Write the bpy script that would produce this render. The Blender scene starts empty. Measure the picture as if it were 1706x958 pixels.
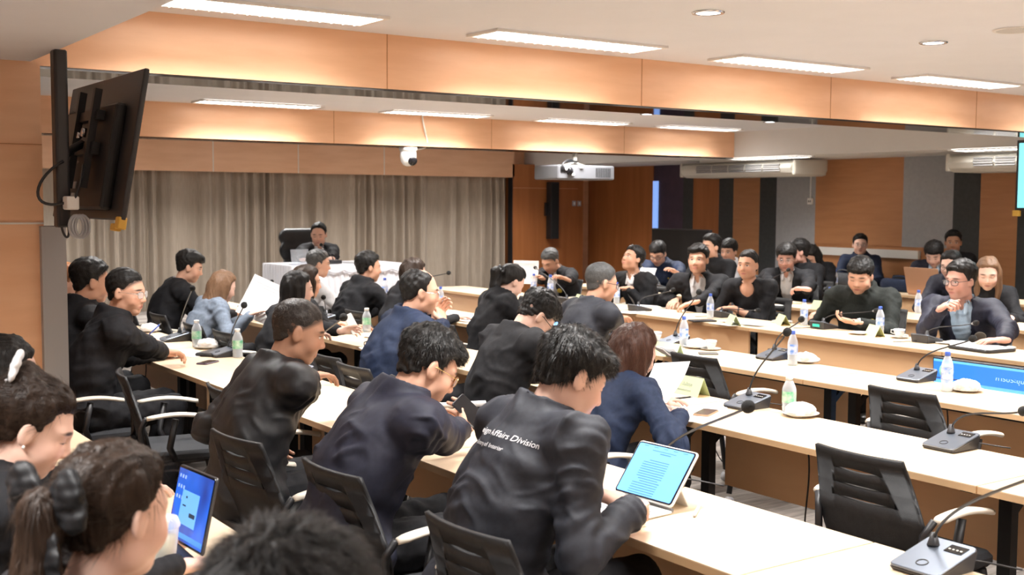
import bpy, bmesh, math, random
import numpy as np
from mathutils import Vector, Matrix
from mathutils.bvhtree import BVHTree
random.seed(7); RNG = np.random.RandomState(7)
S = bpy.context.scene
COL = S.collection
PI = math.pi
# ------------------------------------------------------------------ camera
CH = 1.74
FPX, CX, CY = 1950.0, 853.0, 479.0
def _n(v): return v/np.linalg.norm(v)
_v1 = _n(np.array([-490-CX, -(331-CY), -FPX])); _v2 = np.array([3700-CX, -(352-CY), -FPX])
_X = _n(_v2-_v2.dot(_v1)*_v1); _Z = np.cross(_X, _v1)
RW = np.array([_X, _v1, _Z])            # camera axes -> world
cam_d = bpy.data.cameras.new('camera'); cam = bpy.data.objects.new('camera', cam_d); COL.objects.link(cam)
M4 = Matrix.Identity(4)
for i in range(3):
    for j in range(3): M4[i][j] = float(RW[i][j])
M4[2][3] = CH
cam.matrix_world = M4
cam_d.sensor_width = 36; cam_d.lens = FPX/1706*36; cam_d.clip_start = .05; cam_d.clip_end = 100
cam_d.dof.use_dof = True; cam_d.dof.focus_distance = 5.2; cam_d.dof.aperture_fstop = 4.8
S.camera = cam
# ------------------------------------------------------------------ look
S.view_settings.view_transform = 'Standard'; S.view_settings.look = 'None'
S.view_settings.gamma = 1; S.view_settings.use_curve_mapping = False
S.view_settings.exposure = 0.15
LIGHT_W = 42.0       # each fluorescent troffer
LIGHT_E = 9.0
WORLD_E = 0.25
w = bpy.data.worlds.new('world'); S.world = w; w.use_nodes = True
w.node_tree.nodes['Background'].inputs[0].default_value = (1, .97, .93, 1)
w.node_tree.nodes['Background'].inputs[1].default_value = WORLD_E
S.cycles.max_bounces = 8; S.cycles.diffuse_bounces = 5; S.cycles.transparent_max_bounces = 12
S.cycles.sample_clamp_indirect = 6
S.cycles.use_denoising = True
# ------------------------------------------------------------------ rays used to survey positions
def _ray(x, y): return RW @ np.array([x-CX, -(y-CY), -FPX])
def Wz(x, y, z):
    d = _ray(x, y); t = (z-CH)/d[2]; return Vector((d[0]*t, d[1]*t, z))
def Wx(x, y, X):
    d = _ray(x, y); t = X/d[0]; return Vector((X, d[1]*t, d[2]*t+CH))
def Wy(x, y, Y):
    d = _ray(x, y); t = Y/d[1]; return Vector((d[0]*t, Y, d[2]*t+CH))
# ------------------------------------------------------------------ materials
MC = {}
def mat(name, col, rough=.5, metal=0, spec=.5, emit=None, es=0, trans=0, coat=0, sheen=0, alpha=1):
    if name in MC: return MC[name]
    m = bpy.data.materials.new(name); m.use_nodes = True
    b = m.node_tree.nodes['Principled BSDF']
    b.inputs['Base Color'].default_value = (*col, 1); b.inputs['Roughness'].default_value = rough
    b.inputs['Metallic'].default_value = metal; b.inputs['Specular IOR Level'].default_value = spec
    b.inputs['Transmission Weight'].default_value = trans
    b.inputs['Coat Weight'].default_value = coat
    b.inputs['Sheen Weight'].default_value = sheen
    b.inputs['Alpha'].default_value = alpha
    if emit: b.inputs['Emission Color'].default_value = (*emit, 1); b.inputs['Emission Strength'].default_value = es
    MC[name] = m; return m
def nd(m, t, **k):
    n = m.node_tree.nodes.new(t)
    for a, v in k.items(): setattr(n, a, v)
    return n
def lk(m, a, b): m.node_tree.links.new(a, b)
def noise_mat(name, c1, c2, scale=(1, 1, 1), ns=5, detail=4, rough=.5, bump=0, bscale=None, spec=.5, coat=0, coords='Object', sheen=0, p0=.35, p1=.65):
    if name in MC: return MC[name]
    m = mat(name, c1, rough, spec=spec, coat=coat, sheen=sheen); b = m.node_tree.nodes['Principled BSDF']
    tc = nd(m, 'ShaderNodeTexCoord'); mp = nd(m, 'ShaderNodeMapping'); mp.inputs['Scale'].default_value = scale
    nz = nd(m, 'ShaderNodeTexNoise'); nz.inputs['Scale'].default_value = ns; nz.inputs['Detail'].default_value = detail
    cr = nd(m, 'ShaderNodeValToRGB'); e = cr.color_ramp.elements
    e[0].position = p0; e[0].color = (*c1, 1); e[1].position = p1; e[1].color = (*c2, 1)
    lk(m, tc.outputs[coords], mp.inputs[0]); lk(m, mp.outputs[0], nz.inputs['Vector'])
    lk(m, nz.outputs[0], cr.inputs[0]); lk(m, cr.outputs[0], b.inputs['Base Color'])
    if bump:
        n2 = nd(m, 'ShaderNodeTexNoise'); n2.inputs['Scale'].default_value = bscale or ns*3; n2.inputs['Detail'].default_value = 3
        bp = nd(m, 'ShaderNodeBump'); bp.inputs['Strength'].default_value = bump; bp.inputs['Distance'].default_value = .01
        lk(m, mp.outputs[0], n2.inputs['Vector']); lk(m, n2.outputs[0], bp.inputs['Height']); lk(m, bp.outputs[0], b.inputs['Normal'])
    return m
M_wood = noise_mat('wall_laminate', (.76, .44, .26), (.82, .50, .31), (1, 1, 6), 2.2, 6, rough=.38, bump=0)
M_woodside = noise_mat('side_wall_laminate_dimmed', (.44, .20, .082), (.49, .23, .10), (1, 1, 8), 2.0, 5, rough=.5)  # same wood as the other walls, darkened to show weaker light there
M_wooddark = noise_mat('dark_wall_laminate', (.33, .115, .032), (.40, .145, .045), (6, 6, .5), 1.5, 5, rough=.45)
M_ceil = noise_mat('ceiling_paint', (.78, .79, .83), (.80, .81, .85), ns=3, rough=.85, spec=.2)
M_lowceil = noise_mat('low_ceiling_paint', (.74, .73, .71), (.76, .75, .73), ns=3, rough=.85, spec=.2)
M_mirror = mat('dark_mirror', (.10, .095, .095), .06, metal=1)
M_greypanel = noise_mat('grey_panel', (.34, .35, .37), (.37, .38, .40), ns=20, rough=.8)
M_darkpanel = noise_mat('charcoal_panel', (.035, .04, .042), (.045, .05, .052), ns=20, rough=.7)
M_purple = noise_mat('plum_panel', (.045, .03, .055), (.06, .04, .07), ns=6, rough=.5)
M_maple = noise_mat('maple_laminate', (.74, .57, .39), (.80, .63, .44), (9, .6, 1), 2.0, 6, rough=.36, spec=.45)
M_edge = noise_mat('maple_edge', (.56, .36, .19), (.62, .41, .23), (3, .6, 1), 2, 4, rough=.5)
M_modesty = noise_mat('modesty_laminate', (.74, .46, .25), (.79, .51, .29), (1, .7, 5), 1.6, 5, rough=.45)
M_black = mat('black_plastic', (.016, .016, .018), .42)
M_blackm = mat('black_metal', (.014, .014, .015), .5, spec=.3)
M_mesh = noise_mat('chair_plastic', (.014, .014, .015), (.020, .020, .021), ns=40, spec=.3, rough=.5, bump=.15, bscale=300)
M_seat = noise_mat('seat_fabric', (.022, .024, .028), (.035, .037, .042), ns=200, rough=.85, bump=.3, bscale=500)
M_cream = mat('cream_plastic', (.74, .68, .58), .42)
M_chrome = mat('chrome', (.6, .6, .62), .2, metal=1)
M_greymet = mat('grey_trim_paint', (.32, .32, .33), .45)
M_white = mat('white_plastic', (.80, .80, .78), .4)
M_offwhite = mat('off_white_plastic', (.66, .64, .58), .5)
M_paper = noise_mat('paper', (.80, .80, .80), (.84, .84, .84), ns=30, rough=.8, spec=.2)
M_china = mat('white_china', (.82, .81, .78), .18, coat=.5)
M_card = mat('pale_green_card', (.56, .68, .38), .7)
M_ink = mat('black_ink', (.03, .035, .03), .7)
M_greyink = mat('grey_ink', (.28, .29, .33), .7)
M_orangecard = mat('tan_card', (.62, .42, .20), .7)
M_micgrey = mat('microphone_base_metal', (.20, .23, .28), .3, metal=.75)
M_micdark = mat('microphone_base_dark', (.03, .03, .034), .4)
M_foam = noise_mat('microphone_foam', (.008, .008, .008), (.02, .02, .02), ns=300, rough=.95, bump=.5, bscale=400)
M_screenblk = mat('dark_glass', (.008, .008, .01), .12)
M_greenlit = mat('green_lit_strip', (.02, .3, .2), .4, emit=(.05, .8, .55), es=.7)
M_tube = mat('lamp_tube', (1, 1, 1), .5, emit=(1, .97, .92), es=LIGHT_E)
M_lampframe = mat('lamp_frame', (.78, .76, .73), .4)
M_bluecap = mat('blue_bottle_cap', (.06, .14, .62), .4)
M_bottlelbl = noise_mat('blue_bottle_label', (.10, .25, .70), (.75, .80, .88), (1, 1, 1), 30, 2, rough=.3)
M_greenlbl = noise_mat('green_bottle_label', (.10, .42, .22), (.62, .76, .62), (1, 1, 1), 25, 2, rough=.3)
M_clear = None
def clear_mat(name, tint=(.93, .96, 1), tw=.72):
    if name in MC: return MC[name]
    m = bpy.data.materials.new(name); m.use_nodes = True; nt = m.node_tree; nt.nodes.clear()
    o = nd(m, 'ShaderNodeOutputMaterial'); mx = nd(m, 'ShaderNodeMixShader'); tr = nd(m, 'ShaderNodeBsdfTransparent')
    gl = nd(m, 'ShaderNodeBsdfPrincipled'); gl.inputs['Base Color'].default_value = (*tint, 1); gl.inputs['Roughness'].default_value = .1
    tr.inputs[0].default_value = (*tint, 1)
    fr = nd(m, 'ShaderNodeLayerWeight'); fr.inputs[0].default_value = .35
    mr = nd(m, 'ShaderNodeMapRange'); mr.inputs['To Min'].default_value = 1-tw; mr.inputs['To Max'].default_value = .95
    lk(m, fr.outputs['Facing'], mr.inputs[0]); lk(m, mr.outputs[0], mx.inputs[0])
    lk(m, tr.outputs[0], mx.inputs[1]); lk(m, gl.outputs[0], mx.inputs[2]); lk(m, mx.outputs[0], o.inputs[0])
    MC[name] = m; return m
M_clear = clear_mat('clear_plastic')
M_film = clear_mat('plastic_film', (.98, .97, .95), .55)
M_acrylic = clear_mat('clear_acrylic', (.9, .93, .97), .85)
def carpet():
    m = mat('carpet', (.2, .2, .2), .95, spec=.1); b = m.node_tree.nodes['Principled BSDF']
    tc = nd(m, 'ShaderNodeTexCoord'); br = nd(m, 'ShaderNodeTexBrick')
    br.inputs['Scale'].default_value = 1; br.inputs['Brick Width'].default_value = 1.0; br.inputs['Row Height'].default_value = .125
    br.inputs['Mortar Size'].default_value = .002; br.inputs['Color1'].default_value = (.155, .135, .12, 1); br.inputs['Color2'].default_value = (.30, .275, .25, 1)
    br.inputs['Mortar'].default_value = (.12, .11, .10, 1); br.inputs['Bias'].default_value = -.1
    nz = nd(m, 'ShaderNodeTexNoise'); nz.inputs['Scale'].default_value = 1.0; nz.inputs['Detail'].default_value = 8
    mp = nd(m, 'ShaderNodeMapping'); mp.inputs['Scale'].default_value = (4, 60, 1)
    mp2 = nd(m, 'ShaderNodeMapping'); mp2.inputs['Rotation'].default_value = (0, 0, 0)
    lk(m, tc.outputs['Object'], mp.inputs[0]); lk(m, mp.outputs[0], nz.inputs['Vector'])
    lk(m, tc.outputs['Object'], mp2.inputs[0]); lk(m, mp2.outputs[0], br.inputs['Vector'])
    mx = nd(m, 'ShaderNodeMix', data_type='RGBA', blend_type='OVERLAY'); mx.inputs[0].default_value = .8
    lk(m, br.outputs[0], mx.inputs[6]); lk(m, nz.outputs[0], mx.inputs[7]); lk(m, mx.outputs[2], b.inputs['Base Color'])
    return m
M_carpet = carpet()
def curtain_mat():
    return noise_mat('curtain_cloth', (.34, .285, .225), (.42, .35, .28), (60, 60, 2), 2.5, 5, rough=.85, bump=.2, bscale=8, spec=.2, sheen=.1)
M_curtain = curtain_mat()
# ------------------------------------------------------------------ object helpers
def link(o, parent=None):
    COL.objects.link(o)
    if parent is not None:
        o.parent = parent
    return o
def empty(name, loc, label=None, cat=None, group=None, rz=0):
    o = bpy.data.objects.new(name, None); o.empty_display_size = .1; COL.objects.link(o)
    o.location = loc; o.rotation_euler = (0, 0, rz); tag(o, label, cat, group); return o
def tag(o, label=None, cat=None, group=None, kind=None):
    if label: o['label'] = label
    if cat: o['category'] = cat
    if group: o['group'] = group
    if kind: o['kind'] = kind
    return o
def setmesh(me, V, quads=None, tris=None, mats=(), smooth=True, midx=None):
    V = np.asarray(V, np.float32)
    nq = 0 if quads is None else len(quads); nt = 0 if tris is None else len(tris)
    me.vertices.add(len(V)); me.vertices.foreach_set('co', V.ravel())
    me.loops.add(nq*4+nt*3); me.polygons.add(nq+nt)
    lp = []
    if nq: lp.append(np.asarray(quads, np.int32).ravel())
    if nt: lp.append(np.asarray(tris, np.int32).ravel())
    lp = np.concatenate(lp); me.loops.foreach_set('vertex_index', lp)
    st = np.concatenate([np.arange(nq)*4, nq*4+np.arange(nt)*3]).astype(np.int32)
    me.polygons.foreach_set('loop_start', st)
    me.polygons.foreach_set('use_smooth', np.full(nq+nt, smooth))
    if midx is not None: me.polygons.foreach_set('material_index', np.asarray(midx, np.int32))
    for m in mats: me.materials.append(m)
    me.update(calc_edges=True); me.validate(); return me
class MB:
    """collects shapes into one mesh object"""
    def __init__(s): s.V = []; s.F = []; s.sm = []; s.mi = []; s.cur = 0
    def add(s, vs, fs, smooth=False):
        o = len(s.V); s.V += [tuple(v) for v in vs]; s.F += [tuple(i+o for i in f) for f in fs]; s.sm += [smooth]*len(fs); s.mi += [s.cur]*len(fs); return s
    def box(s, c, d, M=None):
        x, y, z = d[0]/2, d[1]/2, d[2]/2
        vs = [Vector((sx*x, sy*y, sz*z)) for sz in (-1, 1) for sy in (-1, 1) for sx in (-1, 1)]
        if M is not None: vs = [M @ v for v in vs]
        c = Vector(c)
        return s.add([v+c for v in vs], [(0, 2, 3, 1), (4, 5, 7, 6), (0, 1, 5, 4), (2, 6, 7, 3), (0, 4, 6, 2), (1, 3, 7, 5)])
    def rbox(s, c, d, r, M=None, seg=3):
        """box with rounded vertical edges and slightly rounded rims"""
        x, y, z = d[0]/2, d[1]/2, d[2]/2; r = min(r, x*.99, y*.99)
        prof = []
        for cx_, cy_, a0 in ((x-r, y-r, 0), (-x+r, y-r, 90), (-x+r, -y+r, 180), (x-r, -y+r, 270)):
            for k in range(seg+1):
                a = math.radians(a0+90*k/seg); prof.append((cx_, cy_, math.cos(a), math.sin(a)))
        e = min(r*.5, z*.6)
        rings = []
        for zz, ins in ((-z, e), (-z+e, 0), (z-e, 0), (z, e)):
            rings.append([Vector((px+(r-ins)*ca, py+(r-ins)*sa, zz)) for px, py, ca, sa in prof])
        n = len(prof); vs = [v for rg in rings for v in rg]
        if M is not None: vs = [M @ v for v in vs]
        c = Vector(c); fs = []
        for i in range(3):
            for j in range(n): fs.append((i*n+j, i*n+(j+1) % n, (i+1)*n+(j+1) % n, (i+1)*n+j))
        fs.append(tuple(range(n-1, -1, -1))); fs.append(tuple(range(3*n, 4*n)))
        return s.add([v+c for v in vs], fs)
    def tube(s, pts, r, n=8, caps=True, closed=False):
        pts = [Vector(p) for p in pts]; N = len(pts); rr = r if isinstance(r, (list, tuple)) else [r]*N
        vs = []; up = None
        for i, p in enumerate(pts):
            a = pts[(i-1) % N] if (closed or i > 0) else p; b = pts[(i+1) % N] if (closed or i < N-1) else p
            t = (b-a).normalized()
            if up is None: up = Vector((0, 0, 1)) if abs(t.z) < .9 else Vector((1, 0, 0))
            u = t.cross(up).normalized(); v = u.cross(t).normalized(); up = v
            for k in range(n):
                an = 2*PI*k/n; vs.append(p+(u*math.cos(an)+v*math.sin(an))*rr[i])
        fs = []
        for i in range(N if closed else N-1):
            j = (i+1) % N
            for k in range(n): fs.append((i*n+k, i*n+(k+1) % n, j*n+(k+1) % n, j*n+k))
        if caps and not closed: fs += [tuple(range(n-1, -1, -1)), tuple(range((N-1)*n, N*n))]
        return s.add(vs, fs, True)
    def lathe(s, prof, n=24, c=(0, 0, 0), M=None, cap=True):
        vs = [Vector((r*math.cos(2*PI*k/n), r*math.sin(2*PI*k/n), z)) for r, z in prof for k in range(n)]
        if M is not None: vs = [M @ v for v in vs]
        c = Vector(c); N = len(prof); fs = []
        for i in range(N-1):
            for k in range(n): fs.append((i*n+k, i*n+(k+1) % n, (i+1)*n+(k+1) % n, (i+1)*n+k))
        if cap:
            if prof[0][0] > 1e-4: fs.append(tuple(range(n-1, -1, -1)))
            if prof[-1][0] > 1e-4: fs.append(tuple(range((N-1)*n, N*n)))
        return s.add([v+c for v in vs], fs, True)
    def quad(s, a, b, c, d): return s.add([a, b, c, d], [(0, 1, 2, 3)])
    def build(s, name, m, parent=None, loc=None, bevel=0, ms=None):
        me = bpy.data.meshes.new(name)
        me.from_pydata([tuple(v) for v in s.V], [], s.F)
        for x in (ms or [m]): me.materials.append(x)
        me.polygons.foreach_set('use_smooth', s.sm); me.polygons.foreach_set('material_index', s.mi); me.update()
        o = bpy.data.objects.new(name, me); link(o, parent)
        if loc is not None: o.location = loc
        if bevel:
            b = o.modifiers.new('bevel', 'BEVEL'); b.width = bevel; b.segments = 2; b.limit_method = 'ANGLE'
        return o
def copy_tree(o, parent=None):
    c = o.copy(); COL.objects.link(c); c.parent = parent
    for ch in KIDS.get(o.name, None) or list(o.children): copy_tree(ch, c)
    return c
KIDS = {}
def struct(o): o['kind'] = 'structure'; return o
def rotm(ax, deg): return Matrix.Rotation(math.radians(deg), 3, ax)
def bez(p0, p1, p2, p3, n=14):
    p0, p1, p2, p3 = map(Vector, (p0, p1, p2, p3)); out = []
    for i in range(n+1):
        t = i/n; out.append(p0*(1-t)**3+p1*3*t*(1-t)**2+p2*3*t*t*(1-t)+p3*t**3)
    return out
def text_mesh(body, size, align='CENTER', extrude=.0004):
    c = bpy.data.curves.new('lettering', 'FONT'); c.body = body; c.size = size; c.align_x = align; c.extrude = extrude; c.resolution_u = 3
    o = bpy.data.objects.new('tmp_lettering', c); COL.objects.link(o)
    bpy.context.view_layer.update()
    me = bpy.data.meshes.new_from_object(o.evaluated_get(bpy.context.evaluated_depsgraph_get()))
    bpy.data.objects.remove(o); bpy.data.curves.remove(c); return me
def text_obj(body, size, m, parent, M, align='CENTER', name='lettering'):
    me = text_mesh(body, size, align); me.materials.append(m)
    o = bpy.data.objects.new(name, me); link(o, parent); o.matrix_local = M; return o
def frameM(o, x, z):
    """4x4 with local x axis along x, z axis along z (normal), y completing"""
    x = Vector(x).normalized(); z = Vector(z).normalized(); y = z.cross(x).normalized(); x = y.cross(z)
    return Matrix(((x.x, y.x, z.x, o[0]), (x.y, y.y, z.y, o[1]), (x.z, y.z, z.z, o[2]), (0, 0, 0, 1)))
# ------------------------------------------------------------------ the room
ZC, ZL = 2.69, 2.35                    # main ceiling, lower side ceilings
XB, XR, YF = 11.3, 12.7, 16.1          # right bulkhead, right wall, front wall
YB1, YB2 = 5.95, 11.24                 # faces of the two beams
XL = 1.2
def plane_box(name, lo, hi, m):
    b = MB(); c = [(a+b_)/2 for a, b_ in zip(lo, hi)]; d = [b_-a for a, b_ in zip(lo, hi)]
    b.box((0, 0, 0), d); o = b.build(name, m); o.location = c; return struct(o)
plane_box('floor', (-3.2, -3, -.1), (XR+.2, YF+.2, 0), M_carpet)
plane_box('ceiling', (XL, -3, ZC), (XB, YF+.2, ZC+.1), M_ceil)
plane_box('ceiling', (-3.2, -3, ZL), (XL, YF+.2, ZC+.1), M_ceil)
plane_box('ceiling', (XB, -3, ZL), (XR+.2, YF+.2, ZC+.1), M_lowceil)
plane_box('wall_front', (-3.2, YF, 0), (XR+.2, YF+.2, ZC), M_wood)
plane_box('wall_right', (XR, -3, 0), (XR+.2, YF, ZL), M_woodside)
plane_box('wall_left', (-3.4, -3, 0), (-3.2, YF+.2, ZC), M_wood)
plane_box('wall_back', (-3.2, -3.2, 0), (XR+.2, -3, ZC), M_wood)
# column at the left with grey trim
plane_box('wall_column', (-3.2, 5.5, 0), (1.24, 6.3, ZL), M_wood)
plane_box('trim_1', (1.22, 5.46, 0), (1.325, 5.6, 1.625), M_greymet)
plane_box('trim_2', (-3.2, 5.494, 1.634), (1.24, 5.5, 1.642), M_lampframe)
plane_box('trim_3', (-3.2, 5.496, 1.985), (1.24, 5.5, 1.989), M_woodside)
# beams
for i, (Y, zb, th, x0, xs) in enumerate(((YB1, 2.383, .40, 1.24, (3.22, 5.12, 6.98, 8.8)), (YB2, 2.352, .22, 1.24, (5.45, 7.43, 9.40)))):
    x1 = XB if i else XR-.05
    b = MB(); b.box((0, 0, 0), (x1-x0, th, ZC-zb))
    o = b.build('beam_fascia', M_wood); o.location = ((x0+x1)/2, Y+th/2, (ZC+zb)/2); struct(o); o.name = 'beam_%d' % (i+1)
    plane_box('trim_%d' % (4+i), (x0, Y+.012, zb-.012), (x1, Y+th-.002, zb), M_mirror)
    for k, x in enumerate(xs):
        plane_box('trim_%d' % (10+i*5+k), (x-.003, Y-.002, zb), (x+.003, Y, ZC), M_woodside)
# front wall cladding: valance above the curtain and joints
zv = 2.15
plane_box('wall_valance', (-3.2, YF-.30, zv), (10.9, YF, ZC), M_wood)
for k, px in enumerate((355, 497, 640)):
    p = Wy(px, 260, YF-.30); plane_box('trim_%d' % (20+k), (p.x-.006, YF-.304, zv), (p.x+.006, YF-.30, ZC), M_lampframe)
xcr = Wy(846, 400, YF-.2).x
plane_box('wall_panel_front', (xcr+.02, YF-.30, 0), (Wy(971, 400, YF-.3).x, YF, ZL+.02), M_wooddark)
for k, (px, py0) in enumerate(((972, 334),)):
    pass
z1 = Wy(900, 340, YF-.3).z
plane_box('trim_30', (xcr+.02, YF-.303, 1.98), (12.2, YF-.30, 1.985), M_wood)
plane_box('trim_31', (xcr, YF-.31, .0), (xcr+.02, YF-.2, zv), M_black)
# curtain
def curtain():
    nx = 2200; xs = np.linspace(.2, xcr, nx)
    zs = np.array([.04, .5, 1.0, 1.5, 1.9, 2.1, zv+.02])
    ph = np.cumsum(1+.55*np.sin(xs*3.1)+.35*np.sin(xs*7.7+1))*(xs[1]-xs[0])
    V = []
    for z in zs:
        w = .7+.3*(z < 2.0)
        y = YF-.17 + w*(.065*np.sin(ph*2*PI/.235)+.016*np.sin(ph*2*PI/.095+2*np.sin(xs*4))) + .012*np.sin(xs*11+z*1.3)
        V.append(np.stack([xs, y, np.full(nx, z)], 1))
    V = np.concatenate(V); n = len(zs)
    i = np.arange(nx-1)[None, :]+nx*np.arange(n-1)[:, None]; i = i.ravel()
    me = setmesh(bpy.data.meshes.new('curtain'), V, quads=np.stack([i, i+1, i+nx+1, i+nx], 1), mats=[M_curtain])
    o = bpy.data.objects.new('curtain', me); COL.objects.link(o)
    tag(o, 'wide pleated taupe curtain covering the front wall behind the head table', 'curtain')
    r = MB(); r.box(((.2+xcr)/2, YF-.17, zv+.035), (xcr-.2, .05, .03)); rr = r.build('curtain_rail', M_greymet, o)
curtain()
# right wall panels (x = XR), pixel columns of their joints read along the wall
def wp(px0, px1, z0, z1, m, name, t=.02):
    a, b = Wx(px0, 300, XR).y, Wx(px1, 300, XR).y
    plane_box(name, (XR-t, min(a, b), z0), (XR, max(a, b), z1), m)
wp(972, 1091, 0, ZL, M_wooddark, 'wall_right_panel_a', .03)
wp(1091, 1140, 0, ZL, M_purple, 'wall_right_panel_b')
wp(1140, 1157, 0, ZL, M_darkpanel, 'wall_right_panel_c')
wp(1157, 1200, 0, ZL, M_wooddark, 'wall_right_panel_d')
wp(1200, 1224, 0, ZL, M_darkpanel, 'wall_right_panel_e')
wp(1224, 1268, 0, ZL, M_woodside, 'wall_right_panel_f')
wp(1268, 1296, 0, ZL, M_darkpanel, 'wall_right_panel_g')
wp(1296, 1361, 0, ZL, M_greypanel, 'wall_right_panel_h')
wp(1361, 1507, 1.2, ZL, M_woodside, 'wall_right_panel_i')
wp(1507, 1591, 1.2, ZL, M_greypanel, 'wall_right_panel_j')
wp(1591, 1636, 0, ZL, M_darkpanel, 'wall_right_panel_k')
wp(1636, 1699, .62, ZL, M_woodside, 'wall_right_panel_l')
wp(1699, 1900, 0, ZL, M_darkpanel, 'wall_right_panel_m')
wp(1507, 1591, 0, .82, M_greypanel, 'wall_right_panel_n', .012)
# tall window slit at the corner of the dark wood
a, b = Wx(1091, 300, XR).y, Wx(1099, 300, XR).y
plane_box('window_1', (XR-.04, min(a, b), .7), (XR-.015, max(a, b), 2.1), mat('window_sky_glass', (.2, .3, .6), .2, emit=(.25, .45, 1), es=.8))
# white wall trunking (cable duct)
a, b = Wx(1340, 423, XR-.05).y, Wx(1530, 423, XR-.05).y
plane_box('trim_40', (XR-.06, min(a, b), 1.05), (XR, max(a, b), 1.155), M_white)
plane_box('baseboard_front', (1.3, YF-.32, 0), (XR, YF-.30, .1), M_black)
plane_box('baseboard_right', (XR-.05, -3, 0), (XR-.03, YF-.4, .1), M_black)
# conduit and outlet on the grey panel
c = Wx(1351, 300, XR-.03)
o = empty('wall_outlet', (XR-.03, c.y, 1.78), 'small white outlet box with thin conduit on the grey wall panel', 'outlet')
b = MB(); b.tube([(0, 0, .03), (0, 0, ZL-1.78)], .012); b.build('conduit', M_white, o)
b = MB(); b.rbox((0, 0, 0), (.04, .09, .09), .01); b.build('box', M_white, o)
b = MB(); b.box((-.021, .015, 0), (.004, .012, .03)); b.box((-.021, -.015, 0), (.004, .012, .03)); b.build('socket', M_black, o)
c = Wy(961, 339, YF-.31)
o = empty('switch_plate', (c.x, YF-.305, c.z), 'twin light switch plate on the wood wall right of the column speaker', 'switch')
for s_ in (-1, 1):
    b = MB(); b.rbox((s_*.055, 0, 0), (.08, .012, .09), .008); q = b.build('plate', M_greypanel, o)
    b = MB(); b.box((s_*.055, -.009, 0), (.03, .008, .05)); b.build('rocker', M_white, o)
# ------------------------------------------------------------------ ceiling lights
def add_area(parent, sx, sy, p, name, dz=-.03):
    l = bpy.data.lights.new(name, 'AREA'); l.shape = 'RECTANGLE'; l.size = sx; l.size_y = sy; l.energy = p; l.color = (1, .975, .955); l.spread = math.radians(124)
    o = bpy.data.objects.new(name, l); link(o, parent); o.location = (0, 0, dz); return o
def make_troffer(L=1.24, Wd=.32):
    t = empty('ceiling_light', (0, 0, 0))
    b = MB()
    for s_ in (-1, 1):
        b.box((0, s_*(Wd/2-.012), -.006), (L, .024, .014)); b.box((s_*(L/2-.012), 0, -.006), (.024, Wd-.04, .014))
    b.build('frame', M_lampframe, t)
    b = MB()
    for s_ in (-1, 1): b.tube([(-L/2+.05, s_*.065, -.004), (L/2-.05, s_*.065, -.004)], .013, 8)
    b.build('tube', M_tube, t)
    b = MB(); n = 18
    for i in range(n): b.box((-L/2+.06+i*(L-.12)/(n-1), 0, -.010), (.004, Wd-.05, .018))
    b.build('louvre', M_lampframe, t)
    b = MB(); b.box((0, 0, .004), (L-.05, Wd-.05, .004)); b.build('reflector', mat('lit_reflector', (.95, .95, .95), .3, emit=(1, .96, .9), es=LIGHT_E*.55), t)
    add_area(t, L-.1, Wd-.06, LIGHT_W, 'lamp', -.035)
    return t
trof = make_troffer()
spots = []
for Y, xs, nm in ((5.52, (2.30, 4.20, 6.07, 7.95, 9.85), 'in front of the first beam'), (10.84, (4.46, 6.47, 8.44, 10.28), 'in front of the second beam'),
              (8.2, (2.9, 5.0, 7.1, 9.2), ''), (14.3, (2.6, 4.4, 6.4, 8.4, 10.2), ''), (2.9, (2.3, 4.2, 6.07, 7.95, 9.85), ''), (.2, (2.3, 4.2, 6.07, 7.95, 9.85), ''), (-1.9, (2.3, 6.07, 9.85), '')):  # row by the curtain is unseen, set close to brighten the cloth
    names = ['leftmost', 'second from left', 'third from left', 'fourth from left', 'rightmost'] if len(xs) == 5 else ['leftmost', 'second from left', 'third from left', 'rightmost', '']
    for i, x in enumerate(xs):
        spots.append((x, Y, ZC, 0, ('%s long louvred ceiling light %s' % (names[i], nm)) if nm else 'ceiling light out of view %s, %s' % ({8.2: 'between the two beams', 14.3: 'near the curtain', 2.9: 'over the free rows', .2: 'beside the viewer'}.get(Y, 'behind the viewer'), names[i])))
for k, (y0, d) in enumerate(((10.75, 'above the far air conditioner'), (7.35, 'on the low ceiling at the right edge near the hanging screen'))):
    spots.append((11.45, y0, ZL, PI/2, 'long ceiling light '+d))
for i, (x, y, z, rz, lb) in enumerate(spots):
    o = trof if i == 0 else copy_tree(trof)
    o.location = (x, y, z-.004); o.rotation_euler.z = rz
    if z == ZL:
        for c_ in o.children:
            if c_.type == 'LIGHT': c_.data = c_.data.copy(); c_.data.energy = 12; c_.data.spread = math.radians(90)
    tag(o, lb, 'light', 'fluorescent ceiling lights')
# unseen aisle lamps added over the camera side to brighten the column
o = copy_tree(trof); o.location = (-.1, 2.2, ZL-.004); o.rotation_euler.z = PI/2; tag(o, 'unseen ceiling light added over the near side aisle to brighten the column', 'light')
o = copy_tree(trof); o.location = (-.6, .8, ZL-.004); o.rotation_euler.z = PI/2; tag(o, 'ceiling light over the near side aisle outside the view, nearer the viewer', 'light')
o = copy_tree(trof); o.location = (-.9, 4.0, ZL-.004); o.rotation_euler.z = PI/2; tag(o, 'ceiling light over the near side aisle outside the view', 'light')
def make_down():
    t = empty('downlight', (0, 0, 0)); b = MB()
    b.lathe([(.062, .004), (.062, -.006), (.078, -.006), (.082, 0)], 28, cap=False); b.build('ring', M_chrome, t)
    b = MB(); b.lathe([(.0, -.002), (.062, -.002)], 28, cap=False); b.build('diffuser', mat('downlight_glow', (1, 1, 1), .5, emit=(.85, .93, 1), es=7), t)
    return t
dn = make_down()
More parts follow.
